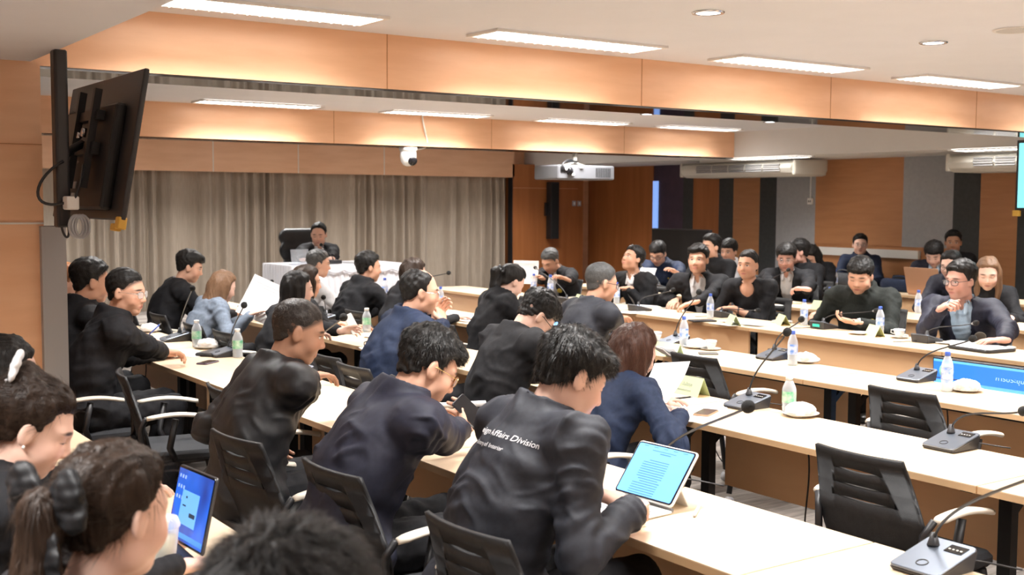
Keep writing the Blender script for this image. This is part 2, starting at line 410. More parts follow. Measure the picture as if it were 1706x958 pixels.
for i, (px, py, lb) in enumerate(((1180, 21, 'round downlight nearest the viewer in the main ceiling'), (1555, 71, 'round downlight at the upper right of the main ceiling'),
        (527, 154, 'leftmost small downlight beyond the first beam'), (831, 173, 'second small downlight beyond the first beam'),
        (1078, 190, 'third small downlight beyond the first beam'), (1283, 203, 'rightmost small bluish downlight beyond the first beam'))):
    o = dn if i == 0 else copy_tree(dn)
    o.location = Wz(px, py, ZC-.002); tag(o, lb, 'light', 'round downlights')
o = empty('ceiling_speaker', Wz(1692, 50, ZC-.002), 'round white ceiling speaker grille at the upper right edge', 'speaker')
b = MB(); b.lathe([(.10, -.004), (.115, -.006), (.12, 0)], 28, cap=False); b.build('ring', M_lampframe, o)
b = MB(); b.lathe([(0, -.005), (.10, -.005)], 28, cap=False); b.build('grille', noise_mat('speaker_grille', (.45, .42, .4), (.62, .6, .57), ns=300), o)
# ------------------------------------------------------------------ hanging display at the left, seen from behind
def hanging_tv():
    t = empty('hanging_display', (1.205, 5.02, ZL), 'black flat display seen from behind hanging on a ceiling pole at the upper left', 'display')
    b = MB(); b.rbox((0, 0, -.36), (.055, .07, .72), .012); b.build('pole', M_black, t)
    L, H = 1.12, .615
    cx, cy, cz = 1.42-1.205, 5.28-5.02, 1.965-ZL
    R = rotm('Y', 10)
    def P(x, y, z): return R @ Vector((x, y, z))+Vector((cx, cy, cz))
    b = MB(); b.rbox(P(0, 0, 0), (.022, L, H), .008, R); b.build('panel', M_black, t)
    b = MB(); b.rbox(P(-.03, 0, -.05), (.05, L*.72, H*.72), .02, R); b.build('rear_housing', M_blackm, t)
    b = MB(); b.box(P(.012, 0, 0), (.002, L-.02, H-.025), R); b.build('screen', M_screenblk, t)
    b = MB(); b.box(P(-.075, -.1, -.02), (.03, .34, .05), R); b.box(P(-.075, -.1, .12), (.03, .34, .04), R)
    b.box(P(-.09, -.22, .02), (.03, .03, .42), R); b.box(P(-.09, .02, .02), (.03, .03, .42), R)
    b.tube([(0.02, 0, -.42), (.06, .1, -.40), P(-.09, -.1, 0)], .018); b.build('bracket', M_blackm, t)
    b = MB(); b.rbox((.02, -.06, -.62), (.05, .09, .055), .01); b.build('adapter', M_white, t)
    b = MB(); b.tube(bez((0, -.04, -.45), (-.12, -.02, -.52), (-.14, 0, -.66), (.0, -.05, -.62)), .006)
    b.tube(bez((.02, -.08, -.63), (.05, -.2, -.5), (.1, .1, -.45), P(-.06, -.1, -.05)), .005)
    b.tube(bez((.0, -.03, -.6), (-.04, -.02, -.75), (.04, -.02, -.82), (.02, .0, -.70)), .005)
    b.build('cable', M_black, t)
    b = MB()
    for k in range(3): b.tube([(.03+.012*k+.028*math.cos(a), -.10, -.715+.045*math.sin(a)) for a in np.linspace(0, 2*PI, 18)[:-1]], .006, closed=True)
    b.build('cable_coil', M_greypanel, t)
    b = MB(); b.rbox(P(-.0, -L/2+.03, -H/2-.012), (.035, .055, .05), .008, R); b.rbox(P(0, -L/2+.09, -H/2-.03), (.03, .07, .03), .008, R); b.build('corner_guard', mat('yellow_plastic', (.65, .38, .06), .5), t)
    b = MB(); b.box(P(-.058, .05, -.17), (.004, .05, .03), R); b.box(P(-.058, .05, -.23), (.004, .05, .05), R); b.build('sticker', M_greypanel, t)
    b = MB(); b.tube([P(-.08, -.1, .05), P(-.10, -.1, .05)], .02); b.tube([P(-.08, -.03, .04), P(-.1, -.03, .04)], .014); b.build('bolt', M_chrome, t)
hanging_tv()
def hanging_tv_right():
    t = empty('hanging_display', (10.8, 6.2, ZL), 'lit display with a cyan screen cut off by the right edge', 'display')
    b = MB(); b.rbox((.1, 0, .17), (.06, .06, .34), .012); b.rbox((.1, 0, -.2), (.06, .06, .45), .012); b.build('pole', M_black, t)
    b = MB(); b.rbox((0, .0, -.315), (.05, 1.24, .70), .01); b.build('panel', M_black, t)
    b = MB(); b.box((-.027, 0, -.315), (.003, 1.18, .64)); b.build('screen', mat('cyan_screen', (.1, .3, .35), .3, emit=(.22, .68, .72), es=1.3), t)
    b = MB(); b.rbox((-.02, .6, -.69), (.05, .07, .06), .01); b.build('corner_guard', MC['yellow_plastic'], t)
hanging_tv_right()
# ------------------------------------------------------------------ dome camera, projector, column speaker
c = Wy(680, 247, YB2+.08)
t = empty('dome_camera', (c.x, YB2+.08, 2.34), 'white pan and tilt dome camera hanging under the second beam', 'camera')
b = MB(); b.lathe([(.0, 0), (.10, 0), (.10, -.02), (.085, -.05), (.0, -.052)], 28); b.build('mount', M_white, t)
b = MB(); b.lathe([(.088, -.05), (.09, -.10), (.08, -.155), (.055, -.19), (.02, -.205), (0, -.206)], 28); b.build('housing', M_white, t)
b = MB(); b.lathe([(.0, 0), (.042, 0), (.05, -.012), (.05, -.04)], 24, c=(0, -.075, -.14), M=rotm('X', -65)); b.build('lens', M_screenblk, t)
b = MB(); b.tube(bez((.09, -.02, -.02), (.2, -.03, .0), (.24, -.06, -.02), (.16, -.1, .16))+bez((.16, -.1, .16), (.13, -.12, .25), (.12, -.1, .3), (.12, -.11, .35)), .009); b.build('cable', M_white, t)
c = Wy(957, 285, YB2+.1)
t = empty('projector', (c.x, YB2+.1, 2.34), 'grey ceiling projector hanging under the second beam near the right', 'projector')
b = MB(); b.tube([(0, 0, 0), (0, 0, -.12)], .03); b.tube([(-.2, 0, -.16), (0, 0, -.11), (.2, 0, -.16)], .014); b.build('mount', M_offwhite, t)
b = MB(); b.rbox((0, 0, -.235), (.86, .5, .17), .03); b.build('housing', mat('projector_grey', (.16, .165, .18), .4), t)
b = MB()
for k in range(9): b.box((.14+.026*k, -.252, -.235), (.012, .006, .11))
b.build('grille', M_black, t)
b = MB(); b.lathe([(0, 0), (.04, 0), (.045, .03), (.045, .07), (0, .07)], 24, c=(-.27, -.2, -.225), M=rotm('X', 90)); b.build('lens', M_screenblk, t)
b = MB()
for k in range(4): b.tube(bez((-.05+.02*k, -.05, -.1), (-.2-.05*k, -.2, -.05-.02*k), (-.46, -.3, -.1), (-.38+.03*k, -.24, -.26)), .009)
b.build('cable', M_black, t)
b = MB(); b.rbox((-.3, -.26, -.2), (.06, .02, .03), .005); b.rbox((-.22, -.26, -.26), (.04, .02, .03), .005); b.rbox((-.09, -.26, -.17), (.05, .02, .03), .005); b.build('plug', M_white, t)
c0, c1 = Wy(914, 303, YF-.4), Wy(930, 398, YF-.4)
t = empty('column_speaker', ((c0.x+c1.x)/2, YF-.38, (c0.z+c1.z)/2), 'tall narrow black column speaker on the wood wall right of the curtain', 'speaker')
h = c0.z-c1.z
b = MB(); b.rbox((0, 0, 0), (.17, .14, h), .012); b.build('cabinet', M_black, t)
b = MB(); b.box((0, -.073, 0), (.14, .004, h-.05)); b.build('grille', M_foam, t)
b = MB(); b.box((-.11, .03, .02), (.05, .05, .22)); b.build('bracket', M_black, t)
# ------------------------------------------------------------------ air conditioners
def aircon(y0, y1, lb):
    L = y1-y0
    t = empty('air_conditioner', (12.0, (y0+y1)/2, ZL), lb, 'air conditioner', 'ceiling mounted air conditioners')
    prof = [(.38, -.02), (.38, -.17), (.30, -.24), (-.22, -.24), (-.30, -.20), (-.34, -.13), (-.30, -.07), (-.2, -.03)]
    b = MB(); n = len(prof); vs = [(x, s_*L/2, z) for s_ in (-1, 1) for x, z in prof]
    b.add(vs, [(i, (i+1) % n, n+(i+1) % n, n+i) for i in range(n)]+[tuple(range(n-1, -1, -1)), tuple(range(n, 2*n))])
    b.build('casing', M_offwhite, t, bevel=.01)
    nb = 5
    for k in range(nb):
        b = MB(); yk = -L/2+.18+(k+.5)*(L-.5)/nb; w_ = (L-.5)/nb-.03
        for j in range(4): b.box((-.345+.008*abs(j-1.5), yk, -.09-.026*j), (.008, w_, .018), rotm('Y', 30))
        b.build('louvre', M_greymet, t)
    for s_ in (-1, 1):
        b = MB(); b.rbox((0, s_*(L/2+.02), -.13), (.62, .05, .20), .02); b.build('end_cap', M_offwhite, t)
    b = MB(); b.box((-.1, 0, -.015), (.3, L*.7, .03)); b.build('hanger', M_lampframe, t)
aircon(Wx(1345, 290, 11.7).y+.25, Wx(1152, 290, 11.7).y+.2, 'white ceiling mounted air conditioner at the far end of the right wall')
aircon(6.4, Wx(1594, 268, 11.7).y+.1, 'white ceiling mounted air conditioner cut off by the right edge')
# ------------------------------------------------------------------ tables
TH = .028
def make_table(L=1.80, D=.57):
    """local: sitters on -x side, modesty panel at +x side, length along y"""
    t = empty('training_table', (0, 0, 0))
    b = MB(); b.box((0, 0, .74-.002), (D, L-.006, .004)); b.cur = 1; b.box((0, 0, .74-.004-(TH-.004)/2), (D, L-.006, TH-.004))
    b.build('tabletop', M_maple, t, ms=[M_maple, M_edge])
    b = MB(); b.box((D/2-.06, 0, .74-TH-.20), (.018, L-.10, .38)); b.build('modesty_panel', M_modesty, t)
    for s_ in (-1, 1):
        y = s_*(L/2-.09)
        b = MB(); b.box((.06, y, .37), (.045, .055, .66)); b.box((0, y, .70), (D-.14, .05, .02)); b.box((.13, y, .60), (.18, .02, .03), rotm('Y', -38)); b.build('leg', M_blackm, t)
        b = MB(); b.tube([(-.24, y, .075), (-.1, y, .095), (.1, y, .095), (.24, y, .075)], .022); b.build('foot', M_blackm, t)
        for s2 in (-1, 1):
            b = MB(); b.tube([(s2*.25-.0, y-.014, .035), (s2*.25, y+.014, .035)], .034, 14); b.cur = 1
            b.tube([(s2*.25, y-.018, .035), (s2*.25, y+.018, .035)], .014, 10); b.build('caster', M_greymet, t, ms=[M_greymet, M_chrome])
    b = MB(); b.tube([(D/2-.085, -L/2+.1, .62), (D/2-.085, L/2-.1, .62)], .014); b.build('cross_rail', M_blackm, t)
    b = MB(); b.tube(bez((.12, .25, .70), (.2, .22, .4), (.05, .3, .2), (.10, .1, .012)), .004); b.build('cable', M_black, t)
    return t
tab = make_table()
first = True
ROWX = {'R5': (.72, 1.29), 'R4': (2.25, 2.82), 'R3': (3.70, 4.27), 'R2': (5.10, 5.74), 'R1': (6.92, 7.49), 'R0': (8.66, 9.23), 'RM': (10.95, 11.48)}
ords = ['first', 'second', 'third', 'fourth', 'fifth', 'sixth', 'seventh']
def trow(row, ys, flip, desc):
    global first
    x0, x1 = ROWX[row]
    for i, y in enumerate(ys):
        o = tab if first else copy_tree(tab)
        first = False
        o.location = ((x0+x1)/2, y-.90, 0); o.rotation_euler.z = PI if flip else 0
        tag(o, 'wood table, %s from the viewer in %s' % (ords[i], desc), 'table', 'rows of pale wood folding tables')
trow('R4', [2.20, 4.0, 5.8, 7.6, 9.4], False, 'the white tablet row')
trow('R5', [1.8, 3.6, 5.4], False, 'the side row at the lower left')
trow('R3', [2.45, 4.25, 6.05, 7.85, 9.65, 11.3], False, 'the large name card row')
trow('R2', [2.73, 4.53, 6.33, 8.13, 9.93, 11.5], False, 'the row behind two empty chairs')
trow('R1', [4.88, 6.68, 8.48, 10.28, 11.9], True, 'the left facing front row')
trow('R0', [6.1, 7.9, 9.7, 11.5], True, 'the left facing second row')
trow('RM', [7.6, 9.2, 10.8], True, 'the back row along the right wall')
# head table with white pleated cloth on a low dais
dz = .27
plane_box('floor_dais', (4.2, 11.9, 0), (9.2, 15.6, dz), M_carpet)
def head_table():
    a = Wy(439, 445, 13.05); b_ = Wy(674, 441, 12.25); x0, x1, y0, y1, z = a.x, b_.x, 12.25, 13.05, Wy(500, 444, 12.25).z
    t = empty('head_table', ((x0+x1)/2, (y0+y1)/2, dz), 'long head table under a white pleated cloth in front of the curtain', 'table')
    W_, D_, H_ = x1-x0, y1-y0, z-dz
    b = MB(); b.rbox((0, 0, H_-.01), (W_-.02, D_-.02, .02), .02); b.build('tabletop', M_maple, t)
    for sx in (-1, 1):
        for sy in (-1, 1):
            q = MB(); q.box((sx*(W_/2-.1), sy*(D_/2-.1), H_/2-.01), (.05, .05, H_-.03)); q.build('leg', M_blackm, t)
    n = 900; per = 2*(W_+D_); V = []
    def pt(s):
        s = s % per
        if s < W_: return (-W_/2+s, -D_/2, 0, -1)
        s -= W_
        if s < D_: return (W_/2, -D_/2+s, 1, 0)
        s -= D_
        if s < W_: return (W_/2-s, D_/2, 0, 1)
        s -= W_; return (-W_/2, D_/2-s, -1, 0)
    for z_, am in ((H_+.006, .0), (H_-.02, .004), (H_*.6, .012), (.02, .02)):
        for i in range(n):
            s = per*i/n; x, y, nx, ny = pt(s); o_ = .012+am*(1+math.sin(2*PI*s/.075+.5*math.sin(s*9))); V.append((x+nx*o_, y+ny*o_, z_))
    Q = [(j*n+i, j*n+(i+1) % n, (j+1)*n+(i+1) % n, (j+1)*n+i) for j in range(3) for i in range(n)]
    m = MB(); m.add(V, Q, True); m.add(V[:n], [tuple(range(n))])
    cl = m.build('tablecloth', mat('white_cloth', (.80, .81, .86), .8), None); cl.location = t.location
    tag(cl, 'white pleated cloth draped over the long head table', 'tablecloth')
    # swag along the top
    q = MB(); pts = []
    for i in range(61):
        u = i/60; pts.append((-W_/2+u*W_, -D_/2-.05, H_-.045-.035*abs(math.sin(u*PI*7))))
    q.tube(pts, .012, 6); q.build('swag', MC['white_cloth'], cl)
    return (x0, x1, y0, y1, z)
HT = head_table()
# ------------------------------------------------------------------ signed-distance modelling for bodies, clothes and hair
V3 = lambda *a: np.array(a, float)
def smin(a, b, k):
    if k <= 0: return np.minimum(a, b)
    h = np.maximum(k-np.abs(a-b), 0)/k; return np.minimum(a, b)-h*h*k*.25
class Shape:
    def __init__(s): s.p = []
    def cone(s, a, b, ra, rb, k=.02, flat=None, f=1., sub=False):
        s.p.append(('c', np.array(a, float), np.array(b, float), ra, rb, k, None if flat is None else _n(np.array(flat, float)), f, sub)); return s
    def ell(s, c, R, rad, k=.02, sub=False):
        s.p.append(('e', np.array(c, float), np.array(R, float), np.array(rad, float), 0, k, None, 1, sub)); return s
    def fn(s, f, lo, hi, k=.0, sub=False):
        s.p.append(('f', np.array(lo, float), np.array(hi, float), f, 0, k, None, 1, sub)); return s
    def bounds(s, q):
        t = q[0]
        if t == 'c':
            r = max(q[3], q[4])*max(1, q[7] if q[6] is not None else 1); return np.minimum(q[1], q[2])-r, np.maximum(q[1], q[2])+r
        if t == 'e': r = q[3].max(); return q[1]-r, q[1]+r
        return q[1], q[2]
    def mesh(s, h):
        lo = np.full(3, 1e9); hi = -lo
        for q in s.p:
            if q[8]: continue
            a, b = s.bounds(q); lo = np.minimum(lo, a); hi = np.maximum(hi, b)
        lo -= 3*h; hi += 3*h; n = np.ceil((hi-lo)/h).astype(int)+1
        ax = [lo[i]+h*np.arange(n[i]) for i in range(3)]
        F = np.full(n, .5, np.float32)
        for q in s.p:
            a, b = s.bounds(q); k = q[5]; mg = k+2.5*h
            i0 = np.maximum(np.floor((a-mg-lo)/h).astype(int), 0); i1 = np.minimum(np.ceil((b+mg-lo)/h).astype(int)+1, n)
            if (i1 <= i0).any(): continue
            x = ax[0][i0[0]:i1[0]][:, None, None]; y = ax[1][i0[1]:i1[1]][None, :, None]; z = ax[2][i0[2]:i1[2]][None, None, :]
            sl = (slice(i0[0], i1[0]), slice(i0[1], i1[1]), slice(i0[2], i1[2]))
            if q[0] == 'c':
                A, B = q[1], q[2]; ba = B-A; L2 = max(ba.dot(ba), 1e-9)
                t = np.clip(((x-A[0])*ba[0]+(y-A[1])*ba[1]+(z-A[2])*ba[2])/L2, 0, 1)
                dx = x-A[0]-t*ba[0]; dy = y-A[1]-t*ba[1]; dz = z-A[2]-t*ba[2]; d2 = dx*dx+dy*dy+dz*dz
                if q[6] is not None:
                    m = q[6]; e = dx*m[0]+dy*m[1]+dz*m[2]; d2 = d2+(1/q[7]**2-1)*e*e
                d = np.sqrt(d2)-(q[3]+t*(q[4]-q[3]))
                if q[6] is not None: d = d*min(1, q[7]**.5)
            elif q[0] == 'e':
                c, R, r = q[1], q[2], q[3]
                u = [((x-c[0])*R[i][0]+(y-c[1])*R[i][1]+(z-c[2])*R[i][2]) for i in range(3)]
                k0 = np.sqrt(sum((u[i]/r[i])**2 for i in range(3))); k1 = np.sqrt(sum((u[i]/r[i]**2)**2 for i in range(3)))
                d = k0*(k0-1)/np.maximum(k1, 1e-6)
            else: d = q[3](x, y, z)
            d = np.broadcast_to(d, F[sl].shape).astype(np.float32)
            if q[8]: F[sl] = -smin(-F[sl], d, k)
            else: F[sl] = smin(F[sl], d, k)
        return nets(F, lo, h)
_CO = np.array([(i, j, k) for i in (0, 1) for j in (0, 1) for k in (0, 1)])
_ED = [(a, b) for a in range(8) for b in range(a+1, 8) if np.abs(_CO[a]-_CO[b]).sum() == 1]
def nets(F, lo, h):
    Sg = F < 0; n = np.array(F.shape)
    cnt = np.zeros(n-1, np.int8)
    for i, j, k in _CO: cnt += Sg[i:n[0]-1+i, j:n[1]-1+j, k:n[2]-1+k]
    act = (cnt > 0) & (cnt < 8); idx = np.argwhere(act)
    if len(idx) == 0: return np.zeros((0, 3)), np.zeros((0, 4), int)
    vals = np.stack([F[idx[:, 0]+c[0], idx[:, 1]+c[1], idx[:, 2]+c[2]] for c in _CO], 1)
    P = np.zeros((len(idx), 3)); C = np.zeros(len(idx))
    for a, b in _ED:
        fa, fb = vals[:, a], vals[:, b]; m = (fa < 0) != (fb < 0)
        t = np.where(m, fa/np.where(m, fa-fb, 1), 0)
        P += m[:, None]*(_CO[a]+t[:, None]*(_CO[b]-_CO[a])); C += m
    P = lo+(idx+P/C[:, None])*h
    M = np.full(n-1, -1, np.int32); M[tuple(idx.T)] = np.arange(len(idx))
    Q = []
    for axn in range(3):
        sl0 = [slice(1, n[i]-1) for i in range(3)]; sl0[axn] = slice(0, n[axn]-1)
        sl1 = list(sl0); sl1[axn] = slice(1, n[axn])
        A = Sg[tuple(sl0)]; B = Sg[tuple(sl1)]; e = np.argwhere(A != B)
        if len(e) == 0: continue
        flip = A[tuple(e.T)]
        off = np.array([sl0[i].start for i in range(3)]); e = e+off
        b1, b2 = [i for i in range(3) if i != axn]
        if axn == 1: b1, b2 = b2, b1
        def g(d1, d2):
            q = e.copy(); q[:, b1] += d1; q[:, b2] += d2; return M[tuple(q.T)]
        q = np.stack([g(-1, -1), g(0, -1), g(0, 0), g(-1, 0)], 1)
        q[~flip] = q[~flip][:, ::-1]
        Q.append(q)
    Q = np.concatenate(Q); Q = Q[(Q >= 0).all(1)]
    return P, Q
def vnormals(V, Q):
    a = V[Q[:, 2]]-V[Q[:, 0]]; b = V[Q[:, 3]]-V[Q[:, 1]]; fn = np.cross(a, b); N = np.zeros_like(V)
    for i in range(4): 
        for c in range(3): N[:, c] += np.bincount(Q[:, i], fn[:, c], len(V))
    return N/np.maximum(np.linalg.norm(N, axis=1, keepdims=True), 1e-9)
def smooth(V, Q, it=1, lam=.5):
    for _ in range(it):
        A = np.zeros_like(V); C = np.zeros(len(V))
        for i in range(4):
            j = (i+1) % 4
            for c in range(3):
                A[:, c] += np.bincount(Q[:, i], V[Q[:, j], c], len(V))+np.bincount(Q[:, j], V[Q[:, i], c], len(V))
            C += np.bincount(Q[:, i], None, len(V))+np.bincount(Q[:, j], None, len(V))
        V = V+lam*(A/np.maximum(C, 1)[:, None]-V)
    return V
class Waves:
    def __init__(s, seed, wl, n=7, aniso=None):
        r = np.random.RandomState(seed); s.k = r.normal(size=(n, 3)); s.k /= np.linalg.norm(s.k, axis=1, keepdims=True)
        if aniso is not None: s.k *= np.array(aniso)
        s.k *= 2*PI/wl*(.6+.9*r.rand(n, 1)); s.p = r.rand(n)*6.28; s.q = r.normal(size=(n, 3))*9
    def __call__(s, V):
        o = np.zeros(len(V))
        for k, p, q in zip(s.k, s.p, s.q): o += np.sin(V@k+p+1.3*np.sin(V@q))
        return o/len(s.k)**.5
# ------------------------------------------------------------------ materials of people
def skin_mat(name, c, browc=(.03, .022, .018), lipc=(.55, .2, .17), buzz=None, eyes=1.0):
    if name in MC: return MC[name]
    m = mat(name, c, .48, spec=.35); b = m.node_tree.nodes['Principled BSDF']
    b.inputs['Subsurface Weight'].default_value = .0
    at = nd(m, 'ShaderNodeAttribute', attribute_name='hp'); sx = nd(m, 'ShaderNodeSeparateXYZ'); lk(m, at.outputs['Vector'], sx.inputs[0])
    ab = nd(m, 'ShaderNodeMath', operation='ABSOLUTE'); lk(m, sx.outputs[0], ab.inputs[0])
    cb = nd(m, 'ShaderNodeCombineXYZ'); lk(m, ab.outputs[0], cb.inputs[0]); lk(m, sx.outputs[1], cb.inputs[1]); lk(m, sx.outputs[2], cb.inputs[2])
    nz = nd(m, 'ShaderNodeTexNoise'); nz.inputs['Scale'].default_value = 25; lk(m, at.outputs['Vector'], nz.inputs['Vector'])
    base = nd(m, 'ShaderNodeMix', data_type='RGBA'); base.inputs[6].default_value = (*c, 1); base.inputs[7].default_value = (c[0]*.9, c[1]*.78, c[2]*.74, 1)
    lk(m, nz.outputs[0], base.inputs[0]); cur = base.outputs[2]
    def spot(ctr, rad, col, soft=.25, amt=1., rot=0):
        nonlocal cur
        mp = nd(m, 'ShaderNodeMapping', vector_type='TEXTURE'); mp.inputs['Location'].default_value = ctr; mp.inputs['Scale'].default_value = rad; mp.inputs['Rotation'].default_value = (0, rot, 0)
        lk(m, cb.outputs[0], mp.inputs[0]); ln = nd(m, 'ShaderNodeVectorMath', operation='LENGTH'); lk(m, mp.outputs[0], ln.inputs[0])
        mr = nd(m, 'ShaderNodeMapRange'); mr.inputs['From Min'].default_value = 1+soft; mr.inputs['From Max'].default_value = 1-soft; mr.inputs['To Max'].default_value = amt
        lk(m, ln.outputs['Value'], mr.inputs[0]); mx = nd(m, 'ShaderNodeMix', data_type='RGBA'); mx.inputs[7].default_value = (*col, 1)
        lk(m, mr.outputs[0], mx.inputs[0]); lk(m, cur, mx.inputs[6]); cur = mx.outputs[2]
    spot((.04, .07, -.035), (.026, .04, .024), (c[0]*1.02, c[1]*.80, c[2]*.76), .6, .5)          # cheeks
    spot((0, .1, -.034), (.02, .03, .016), (c[0], c[1]*.84, c[2]*.8), .6, .5)
    spot((0, .09, -.067), (.023, .04, .0085), lipc, .3, .8)
    spot((0, .1, -.0665), (.02, .04, .0016), (.16, .05, .045), .5, .8)
    spot((.012, .11, -.044), (.005, .02, .003), (.15, .06, .05), .4, .8)
    spot((.033, .08, .024), (.020, .04, .0048), browc, .4, .9, .12)
    if eyes > .5:
        spot((.032, .08, .001), (.0135, .04, .0052), (.70, .66, .62), .25, .9)
        spot((.031, .08, .001), (.0058, .04, .0056), (.02, .012, .01), .2, 1)
        spot((.032, .08, .0062), (.0155, .04, .0020), (.03, .02, .02), .35, .95)
    else:
        spot((.032, .08, -.003), (.0150, .04, .0022), (.04, .025, .02), .35, .95)
    if buzz:   # clipped hair shows as dark skin over the scalp
        sc = nd(m, 'ShaderNodeVectorMath', operation='DOT_PRODUCT'); sc.inputs[1].default_value = (0, -.75, 1); lk(m, cb.outputs[0], sc.inputs[0])
        mr = nd(m, 'ShaderNodeMapRange'); mr.inputs['From Min'].default_value = -.004; mr.inputs['From Max'].default_value = .014; mr.inputs['To Max'].default_value = buzz[3]
        lk(m, sc.outputs['Value'], mr.inputs[0]); mx = nd(m, 'ShaderNodeMix', data_type='RGBA'); mx.inputs[7].default_value = (*buzz[:3], 1)
        gt = nd(m, 'ShaderNodeMath', operation='GREATER_THAN'); gt.inputs[1].default_value = -.075; lk(m, sx.outputs[2], gt.inputs[0])
        ml = nd(m, 'ShaderNodeMath', operation='MULTIPLY'); lk(m, mr.outputs[0], ml.inputs[0]); lk(m, gt.outputs[0], ml.inputs[1])
        ear = nd(m, 'ShaderNodeMath', operation='LESS_THAN'); ear.inputs[1].default_value = .0785; lk(m, ab.outputs[0], ear.inputs[0])
        m2 = nd(m, 'ShaderNodeMath', operation='MULTIPLY'); lk(m, ml.outputs[0], m2.inputs[0]); lk(m, ear.outputs[0], m2.inputs[1])
        lk(m, m2.outputs[0], mx.inputs[0]); lk(m, cur, mx.inputs[6]); cur = mx.outputs[2]
    lk(m, cur, b.inputs['Base Color']); return m
def hair_mat(name, c1, c2, sc=(260, 260, 14), rough=.42):
    if name in MC: return MC[name]
    m = mat(name, c1, rough, spec=.22); b = m.node_tree.nodes['Principled BSDF']
    at = nd(m, 'ShaderNodeAttribute', attribute_name='hp'); mp = nd(m, 'ShaderNodeMapping'); mp.inputs['Scale'].default_value = sc
    nz = nd(m, 'ShaderNodeTexNoise'); nz.inputs['Scale'].default_value = 1; nz.inputs['Detail'].default_value = 4
    cr = nd(m, 'ShaderNodeMix', data_type='RGBA'); cr.inputs[6].default_value = (*c1, 1); cr.inputs[7].default_value = (*c2, 1)
    bp = nd(m, 'ShaderNodeBump'); bp.inputs['Strength'].default_value = .6; bp.inputs['Distance'].default_value = .003
    lk(m, at.outputs['Vector'], mp.inputs[0]); lk(m, mp.outputs[0], nz.inputs['Vector']); lk(m, nz.outputs[0], cr.inputs[0]); lk(m, cr.outputs[2], b.inputs['Base Color'])
    lk(m, nz.outputs[0], bp.inputs['Height']); lk(m, bp.outputs[0], b.inputs['Normal']); return m
def cloth_mat(name, c1, c2=None, rough=.75, ns=60, sheen=.0, bump=.25, bscale=700, spec=.25):
    return noise_mat(name, c1, c2 or tuple(min(1, x*1.25+.002) for x in c1), ns=ns, rough=rough, bump=bump, bscale=bscale, spec=spec, sheen=sheen)
BLK = cloth_mat('black_jacket_cloth', (.010, .010, .012)); BLKS = cloth_mat('black_satin_cloth', (.011, .011, .013), rough=.42, spec=.5)
NAVY = cloth_mat('dark_navy_cloth', (.012, .013, .026), rough=.6, spec=.35); NAVB = cloth_mat('navy_blue_cloth', (.012, .021, .050), rough=.65)
CHAR = cloth_mat('charcoal_cloth', (.018, .020, .028), rough=.62, spec=.35); GREYB = cloth_mat('blue_grey_cloth', (.17, .205, .26), rough=.8)
WHT = cloth_mat('white_shirt_cloth', (.74, .74, .76), (.80, .80, .82)); PBLUE = cloth_mat('pale_blue_shirt_cloth', (.42, .56, .70), (.48, .62, .76))
DKG = cloth_mat('black_green_cloth', (.018, .021, .019)); TRO = cloth_mat('trouser_cloth', (.010, .010, .012)); SHOE = mat('shoe_leather', (.012, .011, .01), .3)
SK = dict(a=(.70, .43, .31), b=(.60, .35, .24), c=(.46, .26, .17), p=(.78, .54, .44), r=(.68, .40, .32))
HB = hair_mat('black_hair', (.008, .007, .007), (.022, .020, .019)); HB2 = hair_mat('black_short_hair', (.007, .007, .007), (.026, .024, .023), sc=(160, 160, 160))
HBR = hair_mat('reddish_brown_hair', (.022, .009, .006), (.085, .036, .022)); HLB = hair_mat('light_brown_hair', (.095, .050, .028), (.25, .145, .085))
HGR = hair_mat('grey_black_hair', (.03, .03, .03), (.12, .12, .12), sc=(160, 160, 160)); HDB = hair_mat('dark_brown_hair', (.013, .008, .006), (.038, .022, .014)); HOR = hair_mat('copper_hair', (.16, .06, .025), (.32, .14, .06))
def headframe(yaw, pitch, roll):
    a = math.radians(yaw); f = V3(math.cos(a), math.sin(a), 0); r = V3(math.sin(a), -math.cos(a), 0); u = V3(0, 0, 1)
    p = math.radians(pitch); f, u = f*math.cos(p)+u*math.sin(p), u*math.cos(p)-f*math.sin(p)
    q = math.radians(roll); r, u = r*math.cos(q)+u*math.sin(q), u*math.cos(q)-r*math.sin(q)
    return r, f, u
